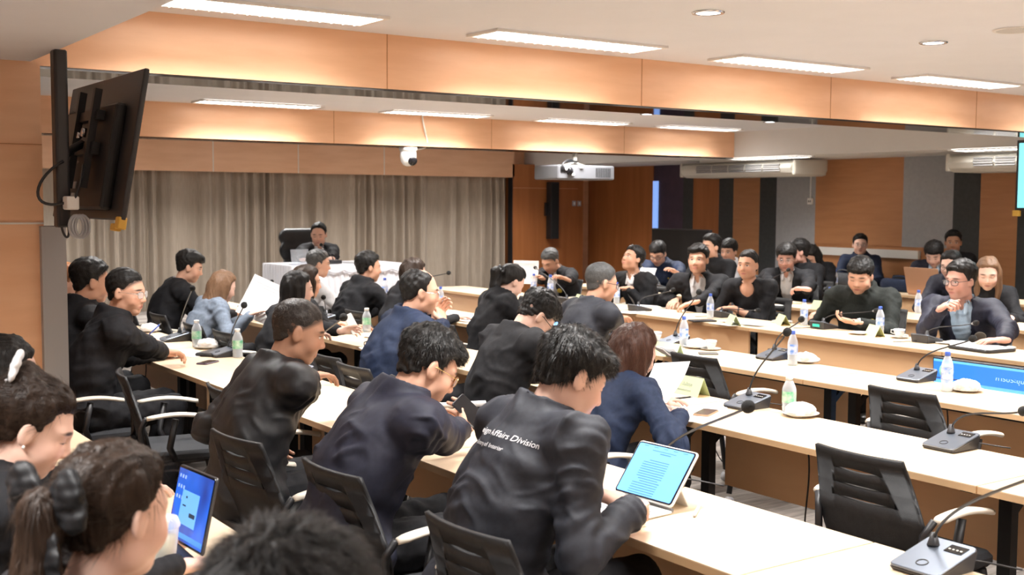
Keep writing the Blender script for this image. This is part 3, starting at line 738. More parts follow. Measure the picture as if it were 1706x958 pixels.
def head_shape(S_, Hc, R, s, fat=0.0, female=False):
    T = lambda x, y, z: Hc+s*(R[0]*x+R[1]*y+R[2]*z); I = R
    def E(c, r, k, sub=False): S_.ell(T(*c), I, np.array(r)*s, k*s, sub)
    def Cn(a, b, ra, rb, k, sub=False, **kw): S_.cone(T(*a), T(*b), ra*s, rb*s, k*s, sub=sub, **kw)
    w = 1+fat
    E((0, -.014, .036), (.076, .097, .087), .0)
    E((0, .022, -.022), (.064*w, .074, .088), .03)
    E((0, .056, -.096), (.026*w, .024, .020), .035)
    for q in (-1, 1):
        E((q*.042*w, .006, -.072), (.022*w, .032, .026), .03)
        E((q*.036*w, .056, -.036), (.026*w, .026, .028), .025)
        Cn((q*.012, .083, .021), (q*.045, .066, .020), .011, .010, .018)
    for q in (-1, 1):
        E((q*.031, .094, .001), (.017, .014, .011), .010, True)
        E((q*.031, .072, .001), (.0155, .0155, .0135), .004)
    Cn((0, .084, .010), (0, .104, -.030), .008, .0115, .012)
    for q in (-1, 1): E((q*.0125, .096, -.036), (.0085, .011, .0075), .006)
    Cn((-.017, .083, -.0615), (.017, .083, -.0615), .0075, .0075, .008)
    Cn((-.014, .083, -.072), (.014, .083, -.072), .0085, .0085, .006)
    for q in (-1, 1):
        er = math.radians(18)*q
        Re = np.array([R[0]*math.cos(er)+R[1]*math.sin(er), R[1]*math.cos(er)-R[0]*math.sin(er), R[2]])
        S_.ell(T(q*.079, -.006, -.006), Re, V3(.009, .020, .032)*s, .008*s)
        S_.ell(T(q*.090, .002, -.004), Re, V3(.007, .010, .017)*s, .006*s, True)
def attr_hp(me, V, Hc, R, s):
    hp = ((V-Hc)@np.array(R).T/s).astype(np.float32)
    a = me.attributes.new('hp', 'FLOAT_VECTOR', 'POINT'); a.data.foreach_set('vector', hp.ravel())
def hand_shape(S_, W, d, n, side, curl, s=1., spread=.07, thumb=.5):
    """W wrist, d pointing direction, n palm normal, side +1 right / -1 left, curl per finger in radians"""
    d = _n(np.array(d, float)); n = np.array(n, float); n = _n(n-n.dot(d)*d); l = np.cross(d, n)*side   # l points to the thumb side
    if not isinstance(curl, (list, tuple)): curl = [curl*c for c in (.85, 1, 1.05, 1.15)]
    S_.cone(W-d*.02*s, W+d*.02*s, .026*s, .025*s, .01, flat=n, f=.75)
    S_.cone(W+d*.03*s+l*.010*s, W+d*.075*s+l*.022*s, .024*s, .021*s, .015, flat=n, f=.58)
    S_.cone(W+d*.03*s-l*.010*s, W+d*.075*s-l*.022*s, .024*s, .019*s, .015, flat=n, f=.58)
    L = [(.040, .026, .020), (.045, .029, .021), (.041, .027, .020), (.032, .020, .018)]
    for i in range(4):
        o = (1.5-i)*.0195*s; b = W+d*(.088-.004*abs(i-1.2))*s+l*o; dd = _n(d+l*(1.5-i)*spread); a = curl[i]*.55
        for j in range(3):
            v = dd*math.cos(a)+n*math.sin(a); e = b+v*L[i][j]*s; r0 = (.0095-.0011*j)*s*(1 if i < 3 else .88); S_.cone(b, e, r0, r0*.92, .003*s)
            b = e; a += curl[i]*.75
    b = W+d*.028*s+l*.022*s; v = _n(d*.75+l*.62+n*.30*(1+thumb)); e = b+v*.038*s; S_.cone(b, e, .0135*s, .0115*s, .012*s)
    v2 = _n(d*.95+l*(.45-.5*thumb)+n*.35*thumb); e2 = e+v2*.032*s; S_.cone(e, e2, .0108*s, .0098*s, .003*s); S_.cone(e2, e2+_n(v2+n*.2*thumb)*.024*s, .0098*s, .0082*s, .003*s)
def link_mesh(name, V, Q, m, parent, origin, hp=None, smooth_=True):
    me = bpy.data.meshes.new(name); setmesh(me, V-origin, quads=Q, mats=[m], smooth=smooth_)
    if hp is not None: attr_hp(me, V, *hp)
    o = bpy.data.objects.new(name, me); link(o, parent); return o
def tufts(V, N, Hc, R, s, n, L, seed, flow, mask=None, w=.0011, lift=.35):
    """many tapered strands rooted on hair, returned as verts, quads"""
    r = np.random.RandomState(seed); idx = np.arange(len(V)) if mask is None else np.where(mask)[0]
    if len(idx) == 0: return np.zeros((0, 3)), np.zeros((0, 4), int)
    i = r.choice(idx, n); P = V[i]-N[i]*.002+r.normal(size=(n, 3))*.002
    D = flow(P, N[i])+N[i]*lift+r.normal(size=(n, 3))*.28; D /= np.linalg.norm(D, axis=1, keepdims=True)
    Ln = L*(.5+.9*r.rand(n, 1)); sd = np.cross(D, N[i]); sd /= np.maximum(np.linalg.norm(sd, axis=1, keepdims=True), 1e-6)
    G = V3(0, 0, -1); pts = []
    for t in (0, .35, .7, 1.):
        c = P+D*Ln*t+(G-N[i]*.6)*Ln*.25*t*t
        pts.append((c-sd*w*(1.02-t), c+sd*w*(1.02-t)))
    VV = np.concatenate([np.stack([a, b], 1)[:, None] for a, b in pts], 1).reshape(-1, 3)
    b = np.arange(n)*8; Q = np.concatenate([np.stack([b+2*k, b+2*k+1, b+2*k+3, b+2*k+2], 1) for k in range(3)])
    return VV, Q
def interp_z(ys, zs): return lambda y: np.interp(y, ys, zs)
HAIRLINE = {  # z of the hairline as a function of y in head space
 'short': ([-.13, -.09, -.06, -.035, -.012, .004, .022, .030, .045, .06, .075, .10], [-.050, -.058, -.048, -.025, -.005, -.012, -.008, .030, .055, .066, .070, .072]),
 'fringe': ([-.13, -.09, -.06, -.035, -.012, .004, .022, .030, .045, .06, .075, .10], [-.050, -.058, -.048, -.025, -.005, -.012, -.010, .015, .040, .045, .048, .05]),
 'recede': ([-.13, -.09, -.06, -.035, -.012, .004, .022, .030, .045, .055, .065, .10], [-.045, -.055, -.045, -.025, -.005, -.012, -.0, .045, .075, .088, .10, .11]),
 'pulled': ([-.13, -.09, -.06, -.035, -.012, .004, .022, .030, .045, .06, .075, .10], [-.055, -.060, -.050, -.035, -.005, .0, .012, .030, .055, .068, .074, .08]),
}
def hair_object(kind, Hc, R, s, h, m, parent, org, seed, near, opt):
    T = lambda x, y, z: Hc+s*(R[0]*x+R[1]*y+R[2]*z); S_ = Shape()
    hl = HAIRLINE['recede' if kind == 'bald' else 'pulled' if kind in ('pony', 'bun', 'long', 'bob') else opt.get('line', 'short')]
    t_top, t_side = opt.get('t', (.020, .008))
    if kind in ('long', 'bob', 'pony', 'bun'): t_top, t_side = opt.get('t', (.014, .011))
    loc = lambda x, y, z: [((x-Hc[0])*R[i][0]+(y-Hc[1])*R[i][1]+(z-Hc[2])*R[i][2])/s for i in range(3)]
    def shell(x, y, z):
        u, v, w = loc(x, y, z); q = np.clip((w-.01)/.08, 0, 1); zl = np.interp(v, hl[0], hl[1]); t = (t_side+(t_top-t_side)*q*q*(3-2*q))*np.clip((w-zl+.004)/.030, .14, 1)
        rx, ry, rz = .076+t*.9, .097+t, .087+t
        k0 = np.sqrt((u/rx)**2+((v+.014)/ry)**2+((w-.036)/rz)**2)
        k1 = np.sqrt((u/rx**2)**2+((v+.014)/ry**2)**2+((w-.036)/rz**2)**2)
        d = k0*(k0-1)/np.maximum(k1, 1e-6)
        # nape follows the skull down
        kn = np.sqrt((u/(.060+t_side))**2+((v+.035)/(.058+t_side))**2+((w+.01)/(.075))**2); d = np.minimum(d, (kn-1)*.05)
        cut = (zl-w)*.75
        if kind == 'bald': cut = np.maximum(cut, -(np.sqrt((u/.046)**2+((v-.03)/.085)**2+((w-.125)/.045)**2)-1)*.04)
        if kind in ('long', 'bob'): pass
        return np.maximum(d, cut)*s
    lo, hi = Hc-.16*s, Hc+.16*s
    S_.fn(shell, lo, hi)
    if kind in ('short',) and opt.get('crest'):   # volume swept over the forehead
        S_.ell(T(*opt['crest'][0]), R, np.array(opt['crest'][1])*s, .02*s)
    if kind == 'bob':
        L = opt.get('len', .17)
        S_.ell(T(0, -.03, -.01), R, V3(.093, .102, .115)*s, .02*s)
        S_.cone(T(0, -.055, .0), T(0, -.065, -L), .085*s, .078*s, .03*s, flat=R[1], f=.8)
        for q in (-1, 1): S_.cone(T(q*.066, -.0, .0), T(q*.068, .012, -L*.9), .038*s, .034*s, .03*s, flat=R[0], f=.75)
        S_.ell(T(0, .105, -.03), R, V3(.060, .085, .114)*s, .015*s, True); S_.ell(T(0, .04, -.14), R, V3(.050, .075, .085)*s, .015*s, True)
    if kind == 'long':
        L = opt.get('len', .34); dn = opt.get('down', V3(0, 0, -1)); bk = -R[1]*.05
        base = T(0, -.06, -.02); end = base+(dn*L+V3(*opt.get('drift', (0, 0, 0))))*s
        S_.ell(T(0, -.03, -.0), R, V3(.088, .102, .112)*s, .02*s)
        S_.cone(base, base+(end-base)*.5, .085*s, .088*s, .03*s, flat=R[1], f=.62); S_.cone(base+(end-base)*.5, end, .088*s, .05*s, .03*s, flat=R[1], f=.5)
        for q in (-1, 1): S_.cone(T(q*.066, -.005, .01), T(q*.072, -.01, -.14)+dn*.06*s, .032*s, .030*s, .03*s)
        S_.ell(T(0, .105, -.03), R, V3(.060, .085, .116)*s, .015*s, True); S_.ell(T(0, .045, -.15), R, V3(.045, .075, .09)*s, .015*s, True)
    if kind in ('pony', 'bun'):
        p0 = T(*opt.get('tie', (0, -.125, .015)))
        if kind == 'bun': S_.ell(p0, R, V3(.045, .036, .042)*s, .015*s)
        else:
            dn = V3(0, 0, -1); p1 = p0-R[1]*.035*s+V3(0, 0, .005); p2 = p0-R[1]*.045*s+dn*.11*s; p3 = p0+dn*opt.get('len', .26)*s-R[1]*.02*s
            S_.cone(p0, p1, .022*s, .034*s, .015*s); S_.cone(p1, p2, .036*s, .040*s, .02*s); S_.cone(p2, p3, .040*s, .014*s, .02*s)
    V, Q = S_.mesh(h)
    if len(V) == 0: return None
    N = vnormals(V, Q); hpv = (V-Hc)@np.array(R).T/s
    if kind in ('short', 'bald'):
        wv = Waves(seed, .030*s, 9); V = V+N*(wv(V)*opt.get('rough', .0028))[:, None]
    else:
        wv = Waves(seed, .05, 9, aniso=(1, 1, .12)); w2 = Waves(seed+1, .016, 9, aniso=(1, 1, .08))
        fd = np.clip((.11-hpv[:, 1])/.03, 0, 1); V = V+N*((wv(V)*.0035+w2(V)*.0016)*fd)[:, None]
    if near or kind == 'short':
        if not near: opt = dict(opt, nt=1400, tl=.014, lift=.35)
        top = T(*opt.get('whorl', (0, -.05, .13)))
        if kind in ('short', 'bald'):
            def flow(P, Nn):
                d = P-top; d -= (d*Nn).sum(1, keepdims=True)*Nn; d /= np.maximum(np.linalg.norm(d, axis=1, keepdims=True), 1e-6); return d
            msk = hpv[:, 2] > (opt.get('tz', .0))
            tv, tq = tufts(V, N, Hc, R, s, opt.get('nt', 6000), opt.get('tl', .022), seed, flow, msk, lift=opt.get('lift', .45), w=.0011 if near else .0022)
        else:
            def flow(P, Nn):
                d = np.tile(V3(0, 0, -1.), (len(P), 1)) if kind in ('long', 'bob') else np.where(((P-Hc)@R[1] < -.12*s)[:, None], V3(0, 0, -1.), -R[1]+R[2]*.0)
                d = d-(d*Nn).sum(1, keepdims=True)*Nn; return d*1.5
            tv, tq = tufts(V, N, Hc, R, s, opt.get('nt', 5000), .05, seed, flow, None, w=.0009, lift=.03)
        Q = np.concatenate([Q, tq+len(V)]); V = np.concatenate([V, tv])
    return link_mesh('hair', V, Q, m, parent, org, (Hc, R, s))
def glasses_object(Hc, R, s, m, parent, org, thick=.0013, rim=True):
    T = lambda x, y, z: Vector(Hc+s*(R[0]*x+R[1]*y+R[2]*z)-org); b = MB()
    for q in (-1, 1):
        pts = []
        for k in range(20):
            a = 2*PI*k/20; ca, sa = math.cos(a), math.sin(a); ex = lambda c: math.copysign(abs(c)**.75, c)
            x = q*.033+.0245*ex(ca); pts.append(T(x, .103-abs(x)*.16, -.002+.018*ex(sa)))
        b.tube(pts, thick*s, 6, closed=True)
        b.tube([T(q*.057, .095, .004), T(q*.078, .075, .006), T(q*.084, .0, .008), T(q*.083, -.018, -.008)], thick*s, 6)
    b.tube([T(-.009, .103, .003), T(0, .107, .006), T(.009, .103, .003)], thick*s, 6)
    g = b.build('glasses', m, parent)
    for q in (-1, 1):
        l = MB(); pts = []
        for k in range(20):
            a = 2*PI*k/20; ex = lambda c: math.copysign(abs(c)**.75, c); x = q*.033+.0235*ex(math.cos(a)); pts.append(T(x, .103-abs(x)*.16, -.002+.017*ex(math.sin(a))))
        l.add(pts, [tuple(range(20))]); l.build('lens', M_lens, g)
M_lens = clear_mat('spectacle_lens', (.97, .97, .98), .97)
def bow_object(c, R, s, m, parent, org, sz=1., tails=True, name='hair_bow'):
    S_ = Shape(); c = np.array(c, float)
    r, f, u = R
    for q in (-1, 1):
        S_.cone(c, c+(r*q*.050+u*.026-f*.006)*s*sz, .010*s*sz, .030*s*sz, .004, flat=f, f=.40)
        S_.cone(c, c+(r*q*.056-u*.002)*s*sz, .010*s*sz, .028*s*sz, .004, flat=f, f=.36)
        if tails: S_.cone(c, c+(r*q*.030-u*.060-f*.010)*s*sz, .008*s*sz, .020*s*sz, .004, flat=f, f=.28); S_.cone(c+(r*q*.030-u*.060-f*.010)*s*sz, c+(r*q*.040-u*.100-f*.006)*s*sz, .020*s*sz, .016*s*sz, .004, flat=f, f=.25)
    S_.ell(c, R, V3(.014, .014, .018)*s*sz, .006)
    V, Q = S_.mesh(.0045); N = vnormals(V, Q); wv = Waves(5, .03, 8); V = V+N*(wv(V)*.0022)[:, None]
    return link_mesh(name, V, Q, m, parent, org)
PEOPLE = {}
def ik(Sh, Wr, l1, l2, pole):
    d = Wr-Sh; L = np.linalg.norm(d); mx = (l1+l2)*.995
    if L > mx: Wr = Sh+d/L*mx; d = Wr-Sh; L = mx
    a = (l1*l1-l2*l2+L*L)/(2*L); hh = math.sqrt(max(l1*l1-a*a, 0)); p = np.array(pole, float); dn = d/L; p = _n(p-p.dot(dn)*dn); return Sh+dn*a+p*hh, Wr
def person(key, label, head, yaw, hyaw=None, pitch=0, roll=0, s=1.06, skin='a', buzz=None, eyes=1, hair=('short', {}), hm=None, top='jacket', tm=None, under=None,
           hands=None, glasses=None, T_=.55, fat=0., sh=1., res=None, collar='stand', group=None, near=False, female=False, lean=None, torso=True, bow=None, legs=True, forearm=0., neckline=None, seed=0, shift=0., maxlean=.17):
    Hc = np.array(head, float); org = None
    fw = V3(math.cos(math.radians(yaw)), math.sin(math.radians(yaw)), 0); rt = V3(math.sin(math.radians(yaw)), -math.cos(math.radians(yaw)), 0); up = V3(0, 0, 1)
    R = headframe(yaw if hyaw is None else hyaw, pitch, roll); hr, hf, hu = R
    depth = float(_ray(CX, CY).dot(Hc-V3(0, 0, CH)))/FPX*1.0 if False else float(Hc.dot(RW@V3(0, 0, -1)))
    if res is None: res = float(np.clip(depth*.0011, .0045, .009))
    hcloth = float(np.clip(depth*.0019, .0075, .014))
    nd_ = _n(hu*.55+up*.5+fw*(.28+.45*max(0., -math.sin(math.radians(pitch))))+rt*shift); Nk = Hc-nd_*(.146 if pitch > -20 else .134)*s-hf*.012*s
    T0 = T_*s; zseat = .50*s; dzv = Nk[2]-zseat; T0 = min(T0, math.hypot(dzv, maxlean))
    if dzv > T0*.985: zseat = Nk[2]-T0*.985; dzv = T0*.985
    ln = math.sqrt(max(T0*T0-dzv*dzv, 0)) if lean is None else lean
    P = Nk-fw*ln-up*dzv; u = _n(Nk-P); tf = _n(fw-fw.dot(u)*u)
    root_loc = V3(P[0], P[1], 0); org = root_loc
    root = empty('person', root_loc, label, 'person', group)
    Md = (P+Nk)/2-tf*.035*s; C = Nk-u*.15*s-tf*.015*s
    shw = (.158 if female else .174)*s*sh; Sh = {q: Nk-u*.052*s+rt*q*shw+tf*.005 for q in (-1, 1)}
    hands = hands or {}; arms = {}
    for q, nm in ((-1, 'L'), (1, 'R')):
        hd = hands.get(nm)
        if hd is None: W0 = Nk+fw*.40*s+rt*q*.16*s; W0[2] = .775; hd = dict(p=W0)
        W0 = np.array(hd['p'], float); pole = hd.get('pole', tuple(rt*q*.55-up*1.0-fw*.3)); E, W1 = ik(Sh[q], W0, .285*s, .245*s, pole)
        arms[q] = (Sh[q], E, W1, hd)
    # --- body (skin)
    S_ = Shape(); head_shape(S_, Hc, R, s, fat, female)
    S_.cone(Nk-u*.07*s, Hc-hu*.055*s-hf*.022*s, .060*s*(1+fat*.7)*(.88 if female else 1), .052*s*(1+fat)*(.86 if female else 1), .02*s)
    if neckline: S_.cone(Nk-u*.045*s-rt*.12*s, Nk-u*.045*s+rt*.12*s, .045*s, .045*s, .05*s); S_.cone(Nk-u*.09*s+tf*.03*s, Nk-u*.17*s+tf*.035*s, .085*s, .08*s, .04*s, flat=tf, f=.7)
    V, Q = S_.mesh(res); V = smooth(V, Q, 1, .35)
    Vs, Qs = [V], [Q]; off = len(V)
    B_ = Shape(); B_.cone(P, Md, .12*s, .12*s, .04, flat=tf, f=.75); B_.cone(Md, C, .12*s, .12*s, .04, flat=tf, f=.75); B_.cone(Sh[-1]*.85+Sh[1]*.15, Sh[1]*.85+Sh[-1]*.15, .045*s, .045*s, .04)
    B_.cone(C, Nk+u*.01, .08*s, .045*s, .03)
    for q in (-1, 1):
        a, e, w_, hd = arms[q]; B_.cone(a, e, .042*s, .036*s, .02); B_.cone(e, w_-_n(w_-e)*.02, .036*s, .025*s, .02)
        if legs:
            K = P+fw*.42*s+rt*q*.11*s; K[2] = .50*s; B_.cone(P+rt*q*.08*s, K, .07*s, .05*s, .03); An = K+fw*(-.04)*s; An[2] = .10; B_.cone(K, An, .045*s, .035*s, .02)
    V, Q = B_.mesh(.016); Vs.append(V); Qs.append(Q+off); off += len(V)
    for q in (-1, 1):
        a, e, w_, hd = arms[q]
        if hd.get('hide'): continue
        fa = _n(w_-e); d = np.array(hd['d'], float) if 'd' in hd else fa*.6+fw*.5+V3(0, 0, -.05)
        n_ = np.array(hd.get('n', (0, 0, -1)), float); H_ = Shape(); H_.cone(w_-fa*(.05+forearm)*s, w_, (.030 if forearm < .05 else .037)*s, .024*s, .015)
        hand_shape(H_, w_+fa*.012*s, d, n_, q, hd.get('curl', .55), s*(.92 if female else 1.), thumb=hd.get('thumb', .5))
        V, Q = H_.mesh(min(res, .0055) if depth > 5 else .0042); Vs.append(V); Qs.append(Q+off); off += len(V)
    V = np.concatenate(Vs); Q = np.concatenate(Qs)
    sm = skin_mat('skin_%s%s%s' % (skin, '_clipped_%02d%02d' % (buzz[3]*10, buzz[0]*100) if buzz else '', '' if eyes else '_lowered_eyes'), SK[skin], buzz=buzz, eyes=eyes)
    link_mesh('body', V, Q, sm, root, org, (Hc, R, s))
    # --- upper garment
    S_ = Shape(); g = 1+fat*.9; fl = .74 if not female else .70; k_ = .88 if female else 1.
    def torso_(S_, o, arms_=True, long_=True):
        S_.cone(P-u*.02, Md, (.165*k_*g+o)*s, (.162*k_*g+o)*s, .05, flat=tf, f=fl+fat*.2); S_.cone(Md, C, (.162*k_*g+o)*s, (.166*k_+o)*s, .05, flat=tf, f=fl+.02)
        S_.cone(C, Nk-u*.075*s, (.164*k_+o)*s, (.115+o)*s, .04, flat=tf, f=fl)
        S_.cone(Sh[-1]*.90+Sh[1]*.10, Sh[1]*.90+Sh[-1]*.10, (.060+o)*s, (.060+o)*s, .05)
        for q in (-1, 1): S_.cone(Nk-u*.012*s+rt*q*.03*s, Sh[q]*.8+Nk*.2-u*.01*s, (.038+o)*s, (.044+o)*s, .05)
        if arms_:
            for q in (-1, 1):
                a, e, w_, hd = arms[q]; fa = _n(w_-e); we = w_-fa*(.02+forearm)*s
                S_.cone(a, e, (.060+o)*s*k_**.5, (.049+o)*s*k_**.5, .065); S_.cone(e, we, (.050+o)*s*k_**.5, (.036+o)*s*k_**.5, .03)
    torso_(S_, .006)
    S_.cone(P-rt*.09*s, P+rt*.09*s, .135*s*g, .135*s*g, .05, flat=up, f=.8)
    nkr = .060*s*(1+fat*.7); ndv = _n((Hc-hu*.055*s-hf*.022*s)-(Nk-u*.07*s))
    if collar in ('stand', 'fold'):
        hc = .058*s if collar == 'stand' else .046*s; c0 = Nk-ndv*.03*s; c1 = Nk+ndv*hc-tf*.008
        def ring(x, y, z, a=c0, b=c1, r=nkr+.026*s):
            ba = b-a; L = np.linalg.norm(ba); n = ba/L; t = (x-a[0])*n[0]+(y-a[1])*n[1]+(z-a[2])*n[2]
            rr = np.sqrt(np.maximum((x-a[0])**2+(y-a[1])**2+(z-a[2])**2-t*t, 0))
            return np.maximum(np.maximum(rr-(r+.020*(1-t/L)), t-L), -t-.02)
        S_.fn(ring, np.minimum(c0, c1)-.1*s, np.maximum(c0, c1)+.1*s, .012)
        if collar == 'fold':
            for q in (-1, 1): S_.cone(c1+rt*q*.045*s-tf*.02, c1+rt*q*.062*s+tf*.055*s-u*.035*s, .016*s, .012*s, .012, flat=rt*q, f=.5)
            S_.cone(c1-rt*.045*s-tf*.045*s-u*.01, c1+rt*.045*s-tf*.045*s-u*.01, .017*s, .017*s, .015, flat=tf, f=.7)
    S_.cone(Nk-ndv*.02*s, Nk+ndv*.13*s, nkr+.005*s, nkr+.007*s, .004, sub=True)
    if under is not None:   # the open front
        wd = under.get('w', .055); a0 = Nk+tf*.10*s-u*.01*s; a1 = C+tf*.16*s-u*under.get('l', .22)*s
        S_.cone(a0, a1, wd*s, wd*.35*s, .006, flat=tf, f=1.9, sub=True)
    if neckline == 'scoop': S_.ell(Nk+tf*.075*s-u*.04*s, np.array([rt, tf, u]), V3(.075, .07, .055)*s, .01, True)
    if neckline == 'round': S_.ell(Nk+tf*.05*s, np.array([rt, tf, u]), V3(.075, .07, .045)*s, .01, True)
    V, Q = S_.mesh(hcloth); N = vnormals(V, Q)
    # folds: long soft folds, sharper creases around elbows and under the arms
    w1 = Waves(seed*3+11, .20, 8); w2 = Waves(seed*3+12, .09, 7, aniso=(.7, .7, 1.2)); dsp = w1(V)*.0055+w2(V)*.0016; am_ = .5+.5*np.tanh(w1(V[:, [1, 2, 0]])*1.5)
    for q in (-1, 1):
        a, e, w_, hd = arms[q]
        for cpt, ax_, rad, am, wl in ((e, _n(w_-a), .10, .0075, .030), (a-u*.05*s, _n(e-a+u*.0), .09, .006, .034), (w_, _n(w_-e), .075, .004, .022)):
            dd = V-cpt; t = dd@ax_; win = np.exp(-(np.linalg.norm(dd, axis=1)/(rad*s))**2)
            dsp += win*am*(.25+.75*am_)*np.sin(2*PI*t/(wl*1.5)+2.5*np.sin(dd@V3(21, 17, 23)))
    sp = V-Nk; dn_ = -(sp@u); lat = sp@rt
    dsp += am_*.0045*np.exp(-((dn_-.36*s)/(.10*s))**2)*np.sin(2*PI*(dn_+.35*np.abs(lat))/.085+2.5*np.sin(lat*14+seed))   # waist creases
    dsp += am_*.0045*np.exp(-((dn_-.17*s)/(.10*s))**2)*np.sin(2*PI*(np.abs(lat)*.9-dn_*.35)/.09+seed+1.5*np.sin(dn_*17))*(np.abs(lat) > .05)
    for i_, (ca, cb, wl_) in enumerate(((.75, .65, .085), (-.8, .6, .095), (.1, 1., .12))):
        mk = np.clip(Waves(seed*5+20+i_, .30, 6)(V)*1.1-.25, 0, 1); dsp += mk*.0075*(.5+.5*np.sin(2*PI*(lat*ca+dn_*cb+.10*w1(V)*.25+.05*np.sin(V@V3(9, 7, 11)+seed))/wl_))**3
    V = V+N*(dsp*s)[:, None]
    jk = link_mesh({'jacket': 'jacket', 'shirt': 'shirt', 'blouse': 'blouse'}[top], V, Q, tm or BLK, root, org)
    if under is not None:
        U_ = Shape(); torso_(U_, -.020, False); nk2 = nkr+.009*s
        for q in (-1, 1): U_.cone(Nk+ndv*.028*s+rt*q*.03*s+tf*.03*s, Nk-u*.045*s+rt*q*.034*s+tf*.095*s, .020*s, .016*s, .012, flat=_n(rt*q+tf), f=.5)
        U_.cone(Nk-ndv*.03*s, Nk+ndv*.036*s, nk2, nk2-.002, .01)
        U_.cone(Nk+ndv*.02*s, Nk+ndv*.13*s, nkr+.003*s, nkr+.012*s, .004, sub=True)
        U_.ell(Nk+tf*.085*s+ndv*.0, np.array([rt, tf, u]), V3(.020, .05, .045)*s, .006, True)
        V, Q = U_.mesh(min(hcloth, .010)); N = vnormals(V, Q); V = V+N*(Waves(seed+90, .07, 8)(V)*.0025)[:, None]
        link_mesh('shirt' if top != 'shirt' else 'undershirt', V, Q, under.get('m', WHT), root, org)
    # --- trousers and shoes
    if legs:
        L_ = Shape()
        for q in (-1, 1):
            K = P+fw*.43*s+rt*q*.11*s; K[2] = .52*s; An = K-fw*.05*s; An[2] = .10
            L_.cone(P+rt*q*.075*s-up*.02, K, .098*s, .070*s, .05); L_.cone(K, An, .066*s, .056*s, .02)
        L_.cone(P-rt*.06*s, P+rt*.06*s, .13*s, .13*s, .05, flat=up, f=.85)
        V, Q = L_.mesh(.015); N = vnormals(V, Q); V = V+N*(Waves(seed+40, .07, 8)(V)*.004)[:, None]
        link_mesh('trousers', V, Q, TRO, root, org)
        for q in (-1, 1):
            F_ = Shape(); K = P+fw*.38*s+rt*q*.11*s; A0 = K.copy(); A0[2] = .05
            F_.cone(A0-fw*.05, A0+fw*.12*s-up*.012, .040*s, .036*s, .02, flat=up, f=.8); F_.cone(A0-fw*.03, A0-fw*.03+up*.05, .042*s, .04*s, .02)
            V, Q = F_.mesh(.011); V[:, 2] = np.maximum(V[:, 2], .004); link_mesh('shoe', V, Q, SHOE, root, org)
    # --- hair, glasses, bow
    if hair is not None:
        hair_object(hair[0], Hc, R, s, min(res, .006) if near else max(res*.9, .005), hm or HB2, root, org, seed+5, near, hair[1])
    if glasses is not None: glasses_object(Hc, R, s, glasses, root, org, .0013 if glasses is not M_black else .0019)
    if bow is not None: bow_object(Hc+s*(R[0]*bow[0]+R[1]*bow[1]+R[2]*bow[2]), R, s, bow[4], root, org, bow[3], True, bow[5] if len(bow) > 5 else 'hair_bow')
    PEOPLE[key] = dict(root=root, jacket=jk, Nk=Nk, C=C, u=u, tf=tf, rt=rt, P=P, Md=Md, arms=arms, s=s, Hc=Hc, R=R, org=org, fw=fw, yaw=yaw)
    return PEOPLE[key]
def patch_on(pk, lx, dn_, m, rad=.02, name='badge', parts=None, front=True, thick=.003):
    """round badge laid on the garment: lx to the right, dn_ down the spine from the neck"""
    p = PEOPLE[pk]; s = p['s']; o0 = p['Nk']+p['rt']*lx*s-p['u']*dn_*s; dr = p['tf'] if front else -p['tf']
    me = p['jacket'].data; bv = BVHTree.FromPolygons([v.co.copy() for v in me.vertices], [tuple(q.vertices) for q in me.polygons])
    st = Vector(o0+dr*.5-p['org']); hit = bv.ray_cast(st, Vector(-dr))
    if hit[0] is None: return None
    n = hit[1].normalized() if hit[1].dot(Vector(dr)) > 0 else -hit[1].normalized()
    x = Vector(p['rt']) if not front else -Vector(p['rt'])
    Mx = frameM(hit[0]+n*.004, x, n)
    b = MB(); b.lathe([(0, 0), (rad, 0), (rad, thick), (rad*.9, thick*1.3), (0, thick*1.3)], 24); o = b.build(name, m, p['jacket']); o.matrix_local = Mx
    return o, Mx
